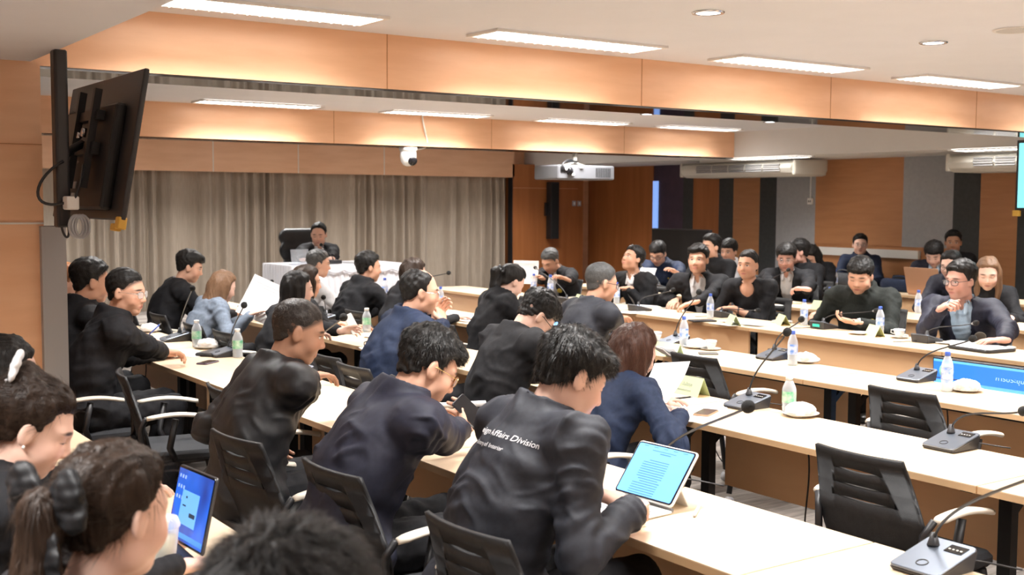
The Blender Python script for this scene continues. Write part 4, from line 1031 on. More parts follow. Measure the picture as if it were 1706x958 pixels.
# ------------------------------------------------------------------ chairs
def make_chair():
    """faces +x, seat centre above the origin"""
    t = empty('meeting_chair', (0, 0, 0))
    # backrest with three lens-shaped slots
    nu = 33; us = np.linspace(-1, 1, nu); z0, z1 = .47, .86
    rows = []   # (z at centre fraction, per-column offset)
    sl = [(.83, .020, .50), (.68, .012, .56), (.54, .015, .60)]
    zz = [(.0, None), (.20, None), (.38, None)]
    for c, hh, uw in sorted(sl): zz += [(c, (-hh, uw)), (c, (hh, uw))]
    zz += [(.94, None), (1.0, None)]
    V = []; 
    for f_, so in zz:
        for u_ in us:
            f2 = f_
            if so: f2 = f_+so[0]*max(0, 1-(abs(u_)/so[1])**2.0)
            z = z0+(z1-z0)*f2-.010*(f_)*(1-u_*u_)*0
            wd = .245-.055*f2**1.3 if f2 > .35 else .2347-.03*(.35-f2)/.35
            x = -.205-.085*f2-.03*f2*f2+.028*u_*u_
            V.append((x, u_*wd, z))
    Q = []
    for r in range(len(zz)-1):
        slot = zz[r][1] and zz[r+1][1] and zz[r][0] == zz[r+1][0]
        for i in range(nu-1):
            if slot and abs((us[i]+us[i+1])/2) < zz[r][1][1]: continue
            Q.append((r*nu+i, r*nu+i+1, (r+1)*nu+i+1, (r+1)*nu+i))
    b = MB(); b.add(V, Q, True); o = b.build('backrest', M_mesh, t)
    md = o.modifiers.new('thick', 'SOLIDIFY'); md.thickness = .014; md.offset = 0
    b = MB(); b.rbox((-.235, 0, .475), (.03, .46, .028), .012); b.build('lower_rail', M_black, t)
    b = MB(); b.rbox((0, 0, .445), (.45, .46, .055), .05, seg=5); b.build('seat', M_seat, t)
    for s_ in (-1, 1):
        y = s_*.265
        b = MB(); prof = []
        for k in range(13):
            f_ = k/12; x = -.20+.32*f_; z = .655+.02*math.sin(PI*f_)-.012*f_; w_ = .030 if 0 < k < 12 else .016
            prof.append((x, z, w_))
        vs = []; n = 8
        for x, z, w_ in prof:
            for j in range(n):
                a = 2*PI*j/n; vs.append((x, y+w_*math.cos(a), z+.012*math.sin(a)))
        fs = [(i*n+j, i*n+(j+1) % n, (i+1)*n+(j+1) % n, (i+1)*n+j) for i in range(12) for j in range(n)]+[tuple(range(n-1, -1, -1)), tuple(range(12*n, 13*n))]
        b.add(vs, fs, True); b.build('armrest', M_cream, t)
        b = MB(); b.tube([(-.06, y, .645), (-.09, y, .5), (-.06, s_*.225, .43)], .017); b.tube([(-.20, y-s_*.01, .655), (-.225, s_*.23, .60), (-.225, s_*.225, .44)], .014); b.build('arm_support', M_black, t)
        for s2 in (-1, 1):
            x = s2*.20
            b = MB(); b.tube([(x*.7, s_*.22, .42), (x*1.1, s_*.235, .08)], .016); b.build('leg', M_blackm, t)
            b = MB(); b.tube([(x*1.1, s_*.235-.013, .032), (x*1.1, s_*.235+.013, .032)], .031, 14); b.cur = 1; b.tube([(x*1.1, s_*.235-.016, .032), (x*1.1, s_*.235+.016, .032)], .013, 10); b.build('caster', M_greymet, t, ms=[M_greymet, M_chrome])
    b = MB(); b.tube([(-.14, -.22, .40), (-.14, .22, .40)], .014); b.tube([(.14, -.22, .40), (.14, .22, .40)], .014); b.build('cross_bar', M_blackm, t)
    return t
chair0 = make_chair(); chair0_used = False
def chair(x, y, rz, label, group='meeting chairs', z=0, s=1.):
    global chair0_used
    o = copy_tree(chair0) if chair0_used else chair0
    chair0_used = True
    o.location = (x, y, z); o.rotation_euler.z = math.radians(rz); tag(o, label, 'chair', group); return o
def chair_for(pk, label, dx=0, dy=0, rz=None, X=None):
    p = PEOPLE[pk]; x = p['P'][0]+p['fw'][0]*.06+dx; y = p['P'][1]+p['fw'][1]*.06+dy
    chair(x if X is None else X, y, p['yaw'] if rz is None else rz, label)
# ------------------------------------------------------------------ people
GOLD = mat('gold_wire', (.75, .55, .25), .25, metal=1); SILV = mat('silver_wire', (.6, .6, .6), .25, metal=1)
YB = mat('yellow_badge', (.72, .55, .10), .45); SLV = mat('silver_badge', (.45, .42, .36), .4, metal=.4)
A = lambda v: np.array(v, float)
HCR = hair_mat('cropped_grey_brown_hair', (.018, .014, .012), (.065, .054, .048), sc=(160, 160, 160)); SAT = mat('black_ribbon', (.008, .008, .009), .55, spec=.3)
# ---- row R4: backs to the viewer
person('laptop', 'man in black jacket lettered on the back, typing on the white tablet', Wx(952, 628, 2.17), -2, -16, -28, 4, s=1.10, skin='p', eyes=0, near=True, tm=CHAR, collar='fold',
       maxlean=.2, hair=('short', dict(t=(.020, .008), rough=.0045, tl=.024, nt=9000, line='fringe', whorl=(-.005, -.055, .14), tz=-.03, lift=.6, crest=((0, .07, .075), (.055, .040, .035)))), T_=.56, fat=.02, sh=1.12,
       hands={'R': dict(p=Wz(1052, 852, .835), d=(.55, .60, -.05), curl=.75, pole=(-.55, -.45, -1)), 'L': dict(p=Wz(985, 826, .83), d=(.72, -.35, -.1), curl=.7, pole=(-.3, .8, -.8))}, seed=1)
person('navy', 'man in dark navy jacket and thin gold glasses, holding a phone over the desk', Wx(712, 612, 2.10), -4, -14, -30, 3, s=1.10, skin='a', eyes=0, near=True, tm=NAVY, collar='stand', glasses=GOLD,
       maxlean=.24, hair=('short', dict(t=(.021, .005), rough=.004, tl=.019, nt=8000, tz=-.01, lift=.5, crest=((0, .065, .08), (.058, .040, .034)))), sh=1.12, fat=.03,
       hands={'R': dict(p=Wz(778, 716, .84), d=(.55, .72, .25), n=(-.5, .5, .3), curl=.8, pole=(-.25, -.3, -1)), 'L': dict(p=Wz(722, 712, .84), d=(.9, -.15, .2), n=(.2, -.9, -.1), curl=.7, pole=(-.4, .8, -.8))}, seed=2)
person('leather', 'man in shiny black jacket with close cropped hair, seen from behind', Wx(497, 553, 2.02), 2, -22, -16, 2, s=1.08, skin='c', buzz=(.035, .025, .022, .80), near=True, tm=BLKS, collar='fold',
       hair=('short', dict(t=(.006, .001), rough=.0012, tl=.007, nt=3500, tz=.04, lift=.9)), hm=HCR, sh=1.10, fat=.04,
       hands={'R': dict(p=Wz(548, 600, .80), d=(.8, .2, 0), curl=.6, pole=(-.25, -.2, -1)), 'L': dict(p=Wx(432, 716, 1.98), d=(.5, -.1, -.8), n=(.3, -.9, 0), curl=.5, pole=(-.5, .15, -.6))}, seed=3)
person('glassL', 'man in black jacket with shaved sides and thin glasses, turned towards the viewer', Wx(210, 487, 1.95), -5, -42, -6, 0, s=1.08, skin='a', buzz=(.035, .025, .022, .85), tm=BLK, collar='stand', glasses=SILV,
       hair=('short', dict(t=(.009, .0015), rough=.0015, nt=1500, tl=.007, tz=.055, lift=.9)), near=True, sh=1.08,
       hands={'R': dict(p=Wz(287, 592, .80), d=(.9, .2, -.1), curl=.8, pole=(-.2, -.8, -.9)), 'L': dict(p=Wz(255, 572, .80), d=(.8, -.5, -.1), curl=.6)}, seed=4)
person('L2', 'broad man in black jacket at the far left, face turned away', Wx(152, 470, 1.95), 5, -5, -5, 0, s=1.10, skin='b', buzz=(.03, .02, .02, .7), tm=BLK, collar='stand', hair=('short', dict(t=(.022, .005), tz=.02)), sh=1.15, fat=.06, seed=5)
person('orange', 'copper-haired person half hidden by the column at the far left', Wx(109, 470, 2.0), 0, -10, -8, 0, s=1.02, skin='p', tm=BLK, female=True, hair=('bun', dict(tie=(0, -.105, .06))), hm=HOR, seed=6)
# ---- row R3
person('R3a', 'man in black suit with white collar looking down, standing nearest the curtain at the left', Wx(316, 445, 3.40), -8, -22, -16, 0, s=1.06, skin='a', tm=BLK, collar=None, under=dict(w=.045), hair=('short', dict(t=(.026, .008), crest=((0, .06, .08), (.055, .045, .035)))), sh=1.05, seed=7)
person('greyw', 'woman with long light brown hair in a blue-grey jacket holding paper', Wx(372, 478, 3.42), 2, 0, -22, 0, s=1.0, skin='p', tm=GREYB, female=True, collar=None, hair=('long', dict(len=.40, drift=(-.20, -.02, 0))), hm=HLB,
       hands={'R': dict(p=Wz(418, 524, .86), d=(.9, .2, .2), curl=.5)}, seed=8)
person('longb', 'woman with long straight black hair and black sleeves in front of the cropped-haired man', Wx(497, 482, 3.42), 3, -14, -6, 0, s=1.0, skin='p', tm=BLK, female=True, collar=None, hair=('long', dict(len=.42, drift=(-.12, .0, 0))), hm=HB,
       hands={'L': dict(p=Wz(574, 553, .84), d=(.9, -.1, .05), n=(0, -.8, -.4), curl=.8), 'R': dict(p=Wz(553, 590, .82), d=(.7, .2, 0), curl=.6)}, seed=9)
person('behindlong', 'person with brown hair mostly hidden behind the woman with long black hair', Wx(512, 470, 3.75), 3, -10, -6, 0, s=1.0, skin='a', tm=BLK, female=True, hair=('bob', dict(len=.12)), hm=HDB, seed=10)
person('bald', 'balding man in navy blue suit and glasses with hands clasped at his chin', Wx(700, 487, 3.52), -6, -22, -6, 0, s=1.10, skin='a', tm=NAVB, collar='fold', glasses=SILV,
       hair=('bald', dict(t=(.012, .009))), sh=1.08, fat=.08, near=False,
       hands={'L': dict(p=Wz(722, 536, .98), d=(.55, .1, .8), n=(0, -1, 0), curl=.9, pole=(.2, .6, -1)), 'R': dict(p=Wz(745, 540, .96), d=(.1, .5, .8), n=(-.3, .9, 0), curl=.9, pole=(.3, -.6, -1))}, seed=11)
person('bend', 'man in black suit bending low over his papers with black-rimmed glasses', Wx(893, 528, 3.62), -2, -18, -48, 4, s=1.06, skin='p', eyes=0, buzz=(.09, .06, .06, .5), tm=BLK, collar='fold', glasses=M_black,
       hair=('short', dict(t=(.026, .004), line='fringe', rough=.004, tl=.02, nt=3000, tz=.02)), near=True, sh=1.12, T_=.56, seed=12)
person('bobw', 'woman with reddish brown bob and navy jacket beside the large name card', Wx(1058, 588, 3.50), 3, -2, -24, 0, s=1.02, skin='p', tm=NAVB, female=True, collar=None, hair=('bob', dict(len=.155)), hm=HBR, near=True, sh=1.1,
       hands={'R': dict(p=Wz(1134, 690, .80), d=(.6, .75, .05), curl=.6, pole=(-.1, -.9, -.8)), 'L': dict(p=Wz(1090, 668, .79), d=(.95, -.25, 0), curl=.4)}, seed=13)
# ---- row R2
person('whites', 'grey-haired man in white shirt in front of the head table', Wx(531, 440, 4.8), -5, -20, -6, 0, s=1.04, skin='a', tm=WHT, top='shirt', collar='fold', hair=('short', dict(t=(.018, .007))), hm=HGR, seed=14)
person('blackR2', 'man in black jacket seen from behind, right of the white-shirted man', Wx(614, 446, 4.8), 5, -12, -4, 0, s=1.06, skin='b', tm=BLK, collar='stand', hair=('short', dict(t=(.022, .008))), sh=1.1, seed=15)
person('brownw', 'woman with dark brown hair and clip, behind the balding man', Wx(690, 456, 4.85), 0, -5, -12, 0, s=1.0, skin='p', tm=BLK, female=True, hair=('long', dict(len=.3)), hm=HDB, seed=16)
person('boww', 'woman with ponytail and black hair bow leaning over the desk', Wx(852, 470, 5.0), -5, -8, -32, 0, s=1.02, skin='p', tm=BLK, female=True, eyes=0, hair=('pony', dict(tie=(0, -.115, -.005), len=.2)), hm=HB, bow=(0, -.125, .03, .8, BLKS), near=False, seed=17)
person('greyR2', 'man with grey cropped hair and glasses working on a blue-lit tablet', Wx(1002, 472, 5.02), -2, -16, -10, 0, s=1.10, skin='b', buzz=(.09, .085, .08, .72), tm=CHAR, collar='fold', glasses=M_black, hair=('short', dict(t=(.009, .001), rough=.001, nt=2500, tl=.009, tz=.02, lift=.8)), hm=HGR, near=True, sh=1.15, seed=18,
       hands={'R': dict(p=Wz(1045, 535, .80), d=(.9, .3, 0), curl=.5)})
# ---- row R1: facing the viewer's side
person('badge', 'man in black jacket with a yellow round badge reading a sheet', Wx(917, 435, 7.9), 192, 196, -32, 0, s=1.12, skin='b', eyes=0, buzz=(.05, .04, .04, .5), tm=BLK, collar=None, under=dict(w=.07), hair=('short', dict(t=(.014, .004))), hm=HGR, sh=1.1, seed=19,
       hands={'L': dict(p=Wz(925, 484, .90), d=(-.8, .3, .4), curl=.8), 'R': dict(p=Wz(895, 486, .88), d=(-.8, -.2, .3), curl=.7)})
person('up', 'man in black jacket with head tilted back looking upwards', Wx(1054, 432, 7.9), 188, 178, 22, 0, s=1.10, skin='b', tm=BLK, collar=None, under=dict(w=.05, m=WHT), hair=('short', dict(t=(.022, .008))), sh=1.1, seed=20,
       hands={'L': dict(p=Wz(1050, 482, .86), d=(-.3, .8, 0), curl=.7), 'R': dict(p=Wz(1020, 482, .84), d=(-.2, -.8, 0), curl=.7, hide=True)})
person('whiteR1', 'man in black zip jacket over white shirt with side-parted hair, facing the viewer', Wx(1163, 433, 7.85), 208, 212, 2, 0, s=1.14, skin='a', tm=BLK, collar='stand', under=dict(w=.075), hair=('short', dict(t=(.024, .008), crest=((.02, .055, .085), (.058, .05, .032)))), hm=HB, sh=1.12, seed=21,
       hands={'L': dict(p=Wz(1146, 512, .80), d=(-.6, .5, -.2), curl=.6), 'R': dict(p=Wz(1125, 500, .80), d=(-.7, -.3, -.2), curl=.6)})
person('womR1', 'woman in black top with hair tied back, forearms resting on the table', Wx(1246, 442, 7.8), 200, 200, 0, 0, s=1.08, skin='b', tm=BLK, top='blouse', female=True, neckline='scoop', collar=None, hair=('bun', dict(tie=(0, -.11, -.02), t=(.010, .008))), hm=HB, forearm=.13, sh=1.15, fat=.08, seed=22,
       hands={'L': dict(p=Wz(1222, 514, .79), d=(-.5, .7, 0), curl=.6, pole=(.5, -.8, -.8)), 'R': dict(p=Wz(1210, 507, .79), d=(-.7, .1, 0), curl=.5)})
person('lanna', 'man in dark stand-collar jacket with two small gold emblems, looking down at a phone', Wx(1433, 460, 7.75), 205, 205, -20, 3, s=1.16, skin='a', eyes=0, tm=DKG, collar='stand', hair=('short', dict(t=(.024, .010), line='fringe')), sh=1.15, fat=.10, seed=23,
       hands={'L': dict(p=Wz(1432, 538, .80), d=(-.6, .75, .1), n=(-.2, .1, .9), curl=.7, pole=(.6, -.6, -.8)), 'R': dict(p=Wz(1370, 520, .80), d=(-.8, .1, -.2), curl=.9)})
person('navyR1', 'man in navy jacket with round silver badge, fist with pen by his chin', Wx(1600, 468, 7.75), 200, 176, -4, 0, s=1.16, skin='r', tm=NAVY, collar=None, under=dict(w=.075, m=PBLUE, l=.3), glasses=M_black, hair=('short', dict(t=(.024, .009))), hm=HB, sh=1.14, seed=24,
       hands={'R': dict(p=Wx(1566, 516, 7.40), d=(-.2, -.85, .45), n=(.5, -.3, -.8), curl=1.7, pole=(.0, .5, -1)), 'L': dict(p=Wz(1672, 566, .80), d=(-.7, .5, 0), curl=.4, pole=(.6, -.7, -.6))})
# ---- row R0
person('read', 'man in dark jacket with glasses reading papers near the plum-coloured panel', Wx(1096, 423, 9.45), 208, 208, -26, 0, s=1.14, skin='a', eyes=0, tm=NAVB, collar='fold', glasses=M_black, hair=('short', dict(t=(.022, .008), line='fringe')), hm=HB, sh=1.1, seed=25,
       hands={'R': dict(p=Wz(1090, 468, .84), d=(-.7, -.3, .1), curl=.7), 'L': dict(p=Wz(1132, 458, .92), d=(-.6, .3, .5), curl=.7)})
person('hid1', 'dark-haired person mostly hidden behind the white-shirted zip jacket man', Wx(1184, 412, 9.4), 200, 180, 0, 0, s=1.12, skin='a', tm=BLK, collar='stand', hair=('short', dict(t=(.024, .01))), hm=HB, sh=1.1, seed=26)
person('wsh', 'young man in white shirt with a thick dark fringe', Wx(1214, 419, 10.15), 205, 200, -8, 0, s=1.10, skin='b', tm=WHT, top='shirt', collar='fold', hair=('short', dict(t=(.026, .014), line='fringe')), hm=HB, seed=27)
person('micm', 'man with glasses speaking into a microphone, black jacket over white shirt', Wx(1310, 430, 9.35), 212, 214, -14, 0, s=1.16, skin='r', tm=BLK, collar=None, under=dict(w=.065), glasses=SILV, hair=('short', dict(t=(.026, .012), line='fringe')), hm=HB, sh=1.1, seed=28,
       hands={'R': dict(p=Wz(1308, 500, .84), d=(-.8, .2, .2), curl=1.2), 'L': dict(p=Wz(1340, 500, .82), d=(-.4, .8, .1), curl=1.0)})
person('hid2', 'person in black with ear showing, just behind the man speaking into a microphone', Wx(1330, 420, 10.0), 200, 150, -5, 0, s=1.10, skin='r', tm=BLK, collar='stand', hair=('short', dict(t=(.022, .009))), hm=HB, seed=29)
person('leanw', 'woman in black with long dark hair bending her head down', Wx(1352, 428, 10.75), 205, 190, -38, 0, s=1.08, skin='a', tm=BLK, female=True, hair=('long', dict(len=.25)), hm=HB, seed=30)
person('maskw', 'woman in dark jacket with black glasses partly hidden behind the man with the silver badge', Wx(1584, 442, 9.95), 200, 190, -12, 0, s=1.10, skin='p', eyes=0, tm=NAVY, female=True, glasses=M_black, hair=('bun', {}), hm=HB, seed=31)
person('rightw', 'woman with light brown hair and a hair clip at the right edge looking down', Wx(1646, 456, 9.35), 215, 212, -18, 0, s=1.14, skin='p', eyes=0, tm=BLK, female=True, collar='stand', hair=('long', dict(len=.20)), hm=HLB, seed=32)
# ---- back row
person('Rm1', 'man in navy jacket and glasses sitting upright against the far wall', Wx(1433, 408, 12.2), 215, 222, 0, 0, s=1.10, skin='p', tm=NAVB, glasses=SILV, hair=('short', dict(t=(.016, .007), line='short')), hm=HB, seed=33)
person('Rm2', 'person in navy jacket with a thick black fringe looking down behind the tan laptop', Wx(1556, 424, 11.62), 210, 205, -30, 0, s=1.12, skin='p', eyes=0, tm=NAVY, collar=None, under=dict(w=.06, m=PBLUE), hair=('short', dict(t=(.028, .016), line='fringe')), hm=HB, seed=34)
person('Rm3', 'tall dark-skinned man in black suit sitting highest in the back row', Wx(1588, 404, 12.22), 212, 215, -2, 0, s=1.12, skin='c', tm=BLK, collar=None, under=dict(w=.04), hair=('short', dict(t=(.018, .008))), hm=HB, T_=.58, seed=35, legs=False, hands={'L': dict(p=(12.02, 8.50, .86), d=(-.5, .7, 0)), 'R': dict(p=(12.02, 8.78, .86), d=(-.5, -.7, 0))})
# ---- chairman
person('chair', 'man in black jacket over white shirt at the head table, looking down to his right', Wy(531, 391, 13.35), 262, 236, -14, 0, s=1.14, skin='a', eyes=0, tm=BLK, collar=None, under=dict(w=.06), hair=('short', dict(t=(.016, .007), line='recede')), hm=HB2, legs=False, seed=36,
       hands={'L': dict(p=Wy(552, 433, 12.75), d=(-.4, -.8, 0), curl=.6), 'R': dict(p=Wy(505, 436, 12.8), d=(.4, -.8, 0), curl=.6)})
# ---- foreground at the lower left
person('fgA', 'woman in black with white hair tie and pearl stud at the left edge', Wx(52, 712, .66), 5, -14, -26, 0, s=1.02, skin='p', eyes=0, tm=BLK, top='blouse', female=True, neckline='round', collar=None, hair=('bun', dict(tie=(0, -.06, .105), t=(.013, .011))), hm=HDB, near=True, seed=37,
       bow=(0, -.095, .115, .85, WHT, 'white_hair_tie'))
person('fgB', 'foreground woman with long ponytail and large black bow, seen from behind', Wx(192, 856, .61), 15, 20, -8, 2, s=1.02, skin='p', tm=BLK, top='blouse', female=True, neckline='round', collar=None, hair=('pony', dict(tie=(0, -.118, .012), len=.36, t=(.015, .012))), hm=HDB, near=True, seed=38, bow=(-.0, -.142, .022, 1.35, SAT))
person('fgC', 'person with tousled black hair cut off by the bottom edge in the centre foreground', Wx(484, 1068, .60), 20, 25, -6, 0, s=1.04, skin='p', tm=BLK, hair=('short', dict(t=(.030, .014), rough=.006, tl=.035, nt=12000, tz=-.04, lift=.7, line='fringe')), hm=HB, near=True, seed=39)
person('fgD', 'dark-haired person at the extreme left behind the woman with the white hair tie', Wx(8, 630, .78), 0, -10, -10, 0, s=1.04, skin='p', tm=BLK, female=True, hair=('bob', dict(len=.12)), hm=HB, seed=40)
# ---- badges, lettering, small wearables
patch_on('badge', -.085, .17, YB, .030)
patch_on('chair', -.075, .13, YB, .022)
r = patch_on('navyR1', -.115, .20, SLV, .042)
for k, (pk, lx, d_) in enumerate((('whiteR1', -.115, .155), ('womR1', -.0, .45), ('read', -.10, .13))):
    patch_on(pk, lx, d_, YB, .010, 'lapel_pin')
for lx in (-.085, -.115): patch_on('lanna', lx, .175, YB, .016, 'gold_emblem')
def back_text(pk, lines):
    p = PEOPLE[pk]; me = p['jacket'].data; bv = BVHTree.FromPolygons([v.co.copy() for v in me.vertices], [tuple(q.vertices) for q in me.polygons])
    s = p['s']; rt, u, tf = p['rt'], p['u'], p['tf']
    for body, size, dn_, lx in lines:
        tm_ = text_mesh(body, size, 'LEFT', 0)
        bm = bmesh.new(); bm.from_mesh(tm_); bmesh.ops.triangulate(bm, faces=bm.faces)
        bmesh.ops.subdivide_edges(bm, edges=[e for e in bm.edges if e.calc_length() > .006], cuts=2)
        for v in bm.verts:
            q = p['Nk']+rt*(lx+v.co.x)-u*(dn_-v.co.y)-tf*.4-p['org']; h_ = bv.ray_cast(Vector(q), Vector(tf))
            v.co = Vector(h_[0])-Vector(tf)*.0025 if h_[0] is not None else Vector(q)+Vector(tf)*.25
        bm.to_mesh(tm_); bm.free(); tm_.materials.append(mat('white_embroidery', (.75, .75, .77), .7)); o = bpy.data.objects.new('embroidered_lettering', tm_); link(o, p['jacket'])
back_text('laptop', [('Foreign Affairs Division', .0265, .100, -.090), ('Ministry of Interior', .0185, .137, -.068)])
def band(pk, q, m, name, rad=.030, off=.0):
    p = PEOPLE[pk]; a, e, w_, hd = p['arms'][q]; fa = _n(w_-e); M_ = frameM(Vector(w_+fa*off-p['org']), fa, (0, 0, 1) if abs(fa[2]) < .9 else (1, 0, 0))
    b = MB(); M3 = M_.to_3x3(); b.tube([M_ @ Vector((0, rad*math.cos(t), rad*.85*math.sin(t))) for t in np.linspace(0, 2*PI, 20)[:-1]], .0055, 8, closed=True)
    b.rbox(M_ @ Vector((0, 0, rad*.9)), (.03, .028, .01), .008, M3); return b.build(name, m, p['root'])
band('navy', 1, M_chrome, 'wristwatch', .028, .012); band('lanna', -1, M_chrome, 'wristwatch', .03, .01); band('womR1', -1, M_blackm, 'wristwatch', .032, -.05)
def earring(pk, q):
    p = PEOPLE[pk]; R, s = p['R'], p['s']; b = MB(); c = p['Hc']+s*(R[0]*q*.083+R[1]*.0+R[2]*-.036)-p['org']
    b.lathe([(.0045*math.sin(a), -.0045*math.cos(a)) for a in np.linspace(0, PI, 8)], 12, c=c); b.build('pearl_stud', M_china, p['root'])
earring('fgA', 1); earring('longb', 1)
# ---- chairs that carry people or stand empty
for pk, X, lb in (('laptop', 1.97, 'black meeting chair under the man typing on the white tablet'), ('navy', 1.97, 'black meeting chair under the man with the gold glasses'), ('leather', 1.90, 'black meeting chair under the close-cropped man in the shiny jacket'),
        ('glassL', 1.74, 'black meeting chair under the man with shaved sides at the left'), ('L2', 1.75, 'black meeting chair under the broad man at the far left'), ('R3a', 3.15, 'black meeting chair at the suited man near the curtain'),
        ('greyw', 3.17, 'black meeting chair under the woman in the blue-grey jacket'), ('longb', 3.15, 'black meeting chair under the woman with long black hair'), ('bald', 3.2, 'black meeting chair under the balding man'),
        ('bend', 3.15, 'black meeting chair under the man bending over his papers'), ('bobw', 3.17, 'black meeting chair under the woman with the brown bob'), ('whites', 4.55, 'black meeting chair under the man in the white shirt'),
        ('blackR2', 4.55, 'black meeting chair under the man right of the white shirt'), ('brownw', 4.6, 'black meeting chair under the woman behind the balding man'), ('boww', 4.68, 'black meeting chair under the woman with the hair bow'), ('greyR2', 4.7, 'black meeting chair under the grey-haired man with the tablet')):
    chair(X, {'laptop': 2.68, 'navy': 3.52, 'leather': 4.21}.get(pk, PEOPLE[pk]['P'][1]), {'laptop': 4, 'navy': 4, 'leather': 7}.get(pk, 0), lb)
SHORT = dict(badge='man with the yellow badge', up='man looking upwards', whiteR1='man with zip jacket and white shirt', womR1='woman in the black top', lanna='stand-collar man with a phone', navyR1='man with the silver badge', read='reading man in the second row', hid1='man hidden behind the zip jacket', wsh='young man in white', micm='man speaking into a microphone', hid2='person behind the speaking man', leanw='woman bending her head at the grey panel', maskw='woman behind the silver badge man', rightw='woman with the hair clip', Rm1='upright man at the far wall', Rm2='person behind the tan laptop', Rm3='tall man in the back row')
for pk in ('badge', 'up', 'whiteR1', 'womR1', 'lanna', 'navyR1'):
    chair(7.98, PEOPLE[pk]['P'][1], 180, 'black meeting chair under the '+SHORT[pk])
for pk in ('read', 'hid1', 'wsh', 'micm', 'hid2', 'leanw', 'maskw', 'rightw', 'Rm1', 'Rm2', 'Rm3'):
    p = PEOPLE[pk]; chair(p['P'][0]-.0, p['P'][1], 180+15, 'chair mostly hidden under the '+SHORT[pk])
chair(3.64, 2.69, 0, 'empty black chair pushed in at the row with the green name card, nearest the viewer')
chair(5.00, 4.98, 0, 'empty black chair behind the green name card')
chair(4.95, 3.50, 0, 'empty black chair second from the right, by the microphone unit on the second free row')
chair(4.95, 2.45, 0, 'empty black chair cut off by the right edge')
o_ = chair(6.15, 5.32, 0, 'empty low black chair standing between the second row and the light panels'); o_.scale = (.92, .92, .89)
chair(6.02, 8.95, 170, 'empty black chair left of the woman with the hair bow')
chair(3.14, 5.66, 0, 'empty black chair between the cropped man and the navy suited man')
chair(3.14, 8.2, 0, 'empty black chair right of the woman in blue-grey')
chair(2.02, 6.0, -12, 'empty black chair turned sideways with its seat visible at the left')
chair(2.26, 5.30, -6, 'empty black chair pushed under the nearest row beside the cropped man')
chair(.32, PEOPLE['fgA']['P'][1], 5, 'chair hidden under the woman with the white hair tie')
chair(.28, PEOPLE['fgB']['P'][1], 10, 'chair hidden under the woman with the large bow')
chair(.30, PEOPLE['fgC']['P'][1], 20, 'chair hidden under the tousled-haired person in front')
chair(.05, PEOPLE['fgD']['P'][1], 0, 'chair hidden at the extreme left')
for x_, y_, lb in ((12.0, Wx(1497, 455, 12.0).y, 'grey chair back by the wall right of the man sitting upright'), (12.0, 6.4, 'empty dark chair at the right edge below the wood panel')):
    chair(x_, y_, 195, lb)
# chairman's high-backed leather chair
M_leath = noise_mat('black_leather', (.010, .010, .011), (.016, .016, .017), ns=12, rough=.35, bump=.15, bscale=120)
def exec_chair():
    c = PEOPLE['chair']; x, y = c['P'][0]-.0, 13.85
    t = empty('executive_chair', (x, y, dz), 'high-backed black leather executive chair behind the head table', 'chair')
    S_ = Shape(); R_ = np.eye(3)
    S_.cone((-.19, .02, .62), (.19, .02, .62), .13, .13, .03, flat=(0, 1, 0), f=.42); S_.cone((-.20, .05, .85), (.20, .05, .85), .13, .13, .05, flat=(0, 1, 0), f=.42); S_.cone((-.21, .09, 1.02), (.21, .09, 1.02), .11, .11, .035, flat=(0, 1, 0), f=.55)
    V, Q = S_.mesh(.012); link_mesh('backrest', V, Q, M_leath, t, np.zeros(3))
    b = MB(); b.rbox((0, -.22, .46), (.54, .52, .12), .08); b.build('seat', M_leath, t)
    for s_ in (-1, 1):
        b = MB(); b.rbox((s_*.30, -.2, .66), (.07, .36, .05), .03); b.tube([(s_*.30, -.05, .64), (s_*.30, 0, .5), (s_*.26, -.05, .42)], .02); b.build('armrest', M_leath, t)
    b = MB(); b.tube([(0, -.2, .40), (0, -.2, .12)], .035); b.build('column', M_chrome, t)
    for k in range(5):
        a = 2*PI*k/5+.3; b = MB(); b.tube([(0, -.2, .13), (.3*math.cos(a), -.2+.3*math.sin(a), .075)], .02); b.build('base_spoke', M_black, t)
        b = MB(); b.tube([(.3*math.cos(a)-.02, -.2+.3*math.sin(a), .03), (.3*math.cos(a)+.02, -.2+.3*math.sin(a), .03)], .028, 12); b.build('caster', M_black, t)
exec_chair()
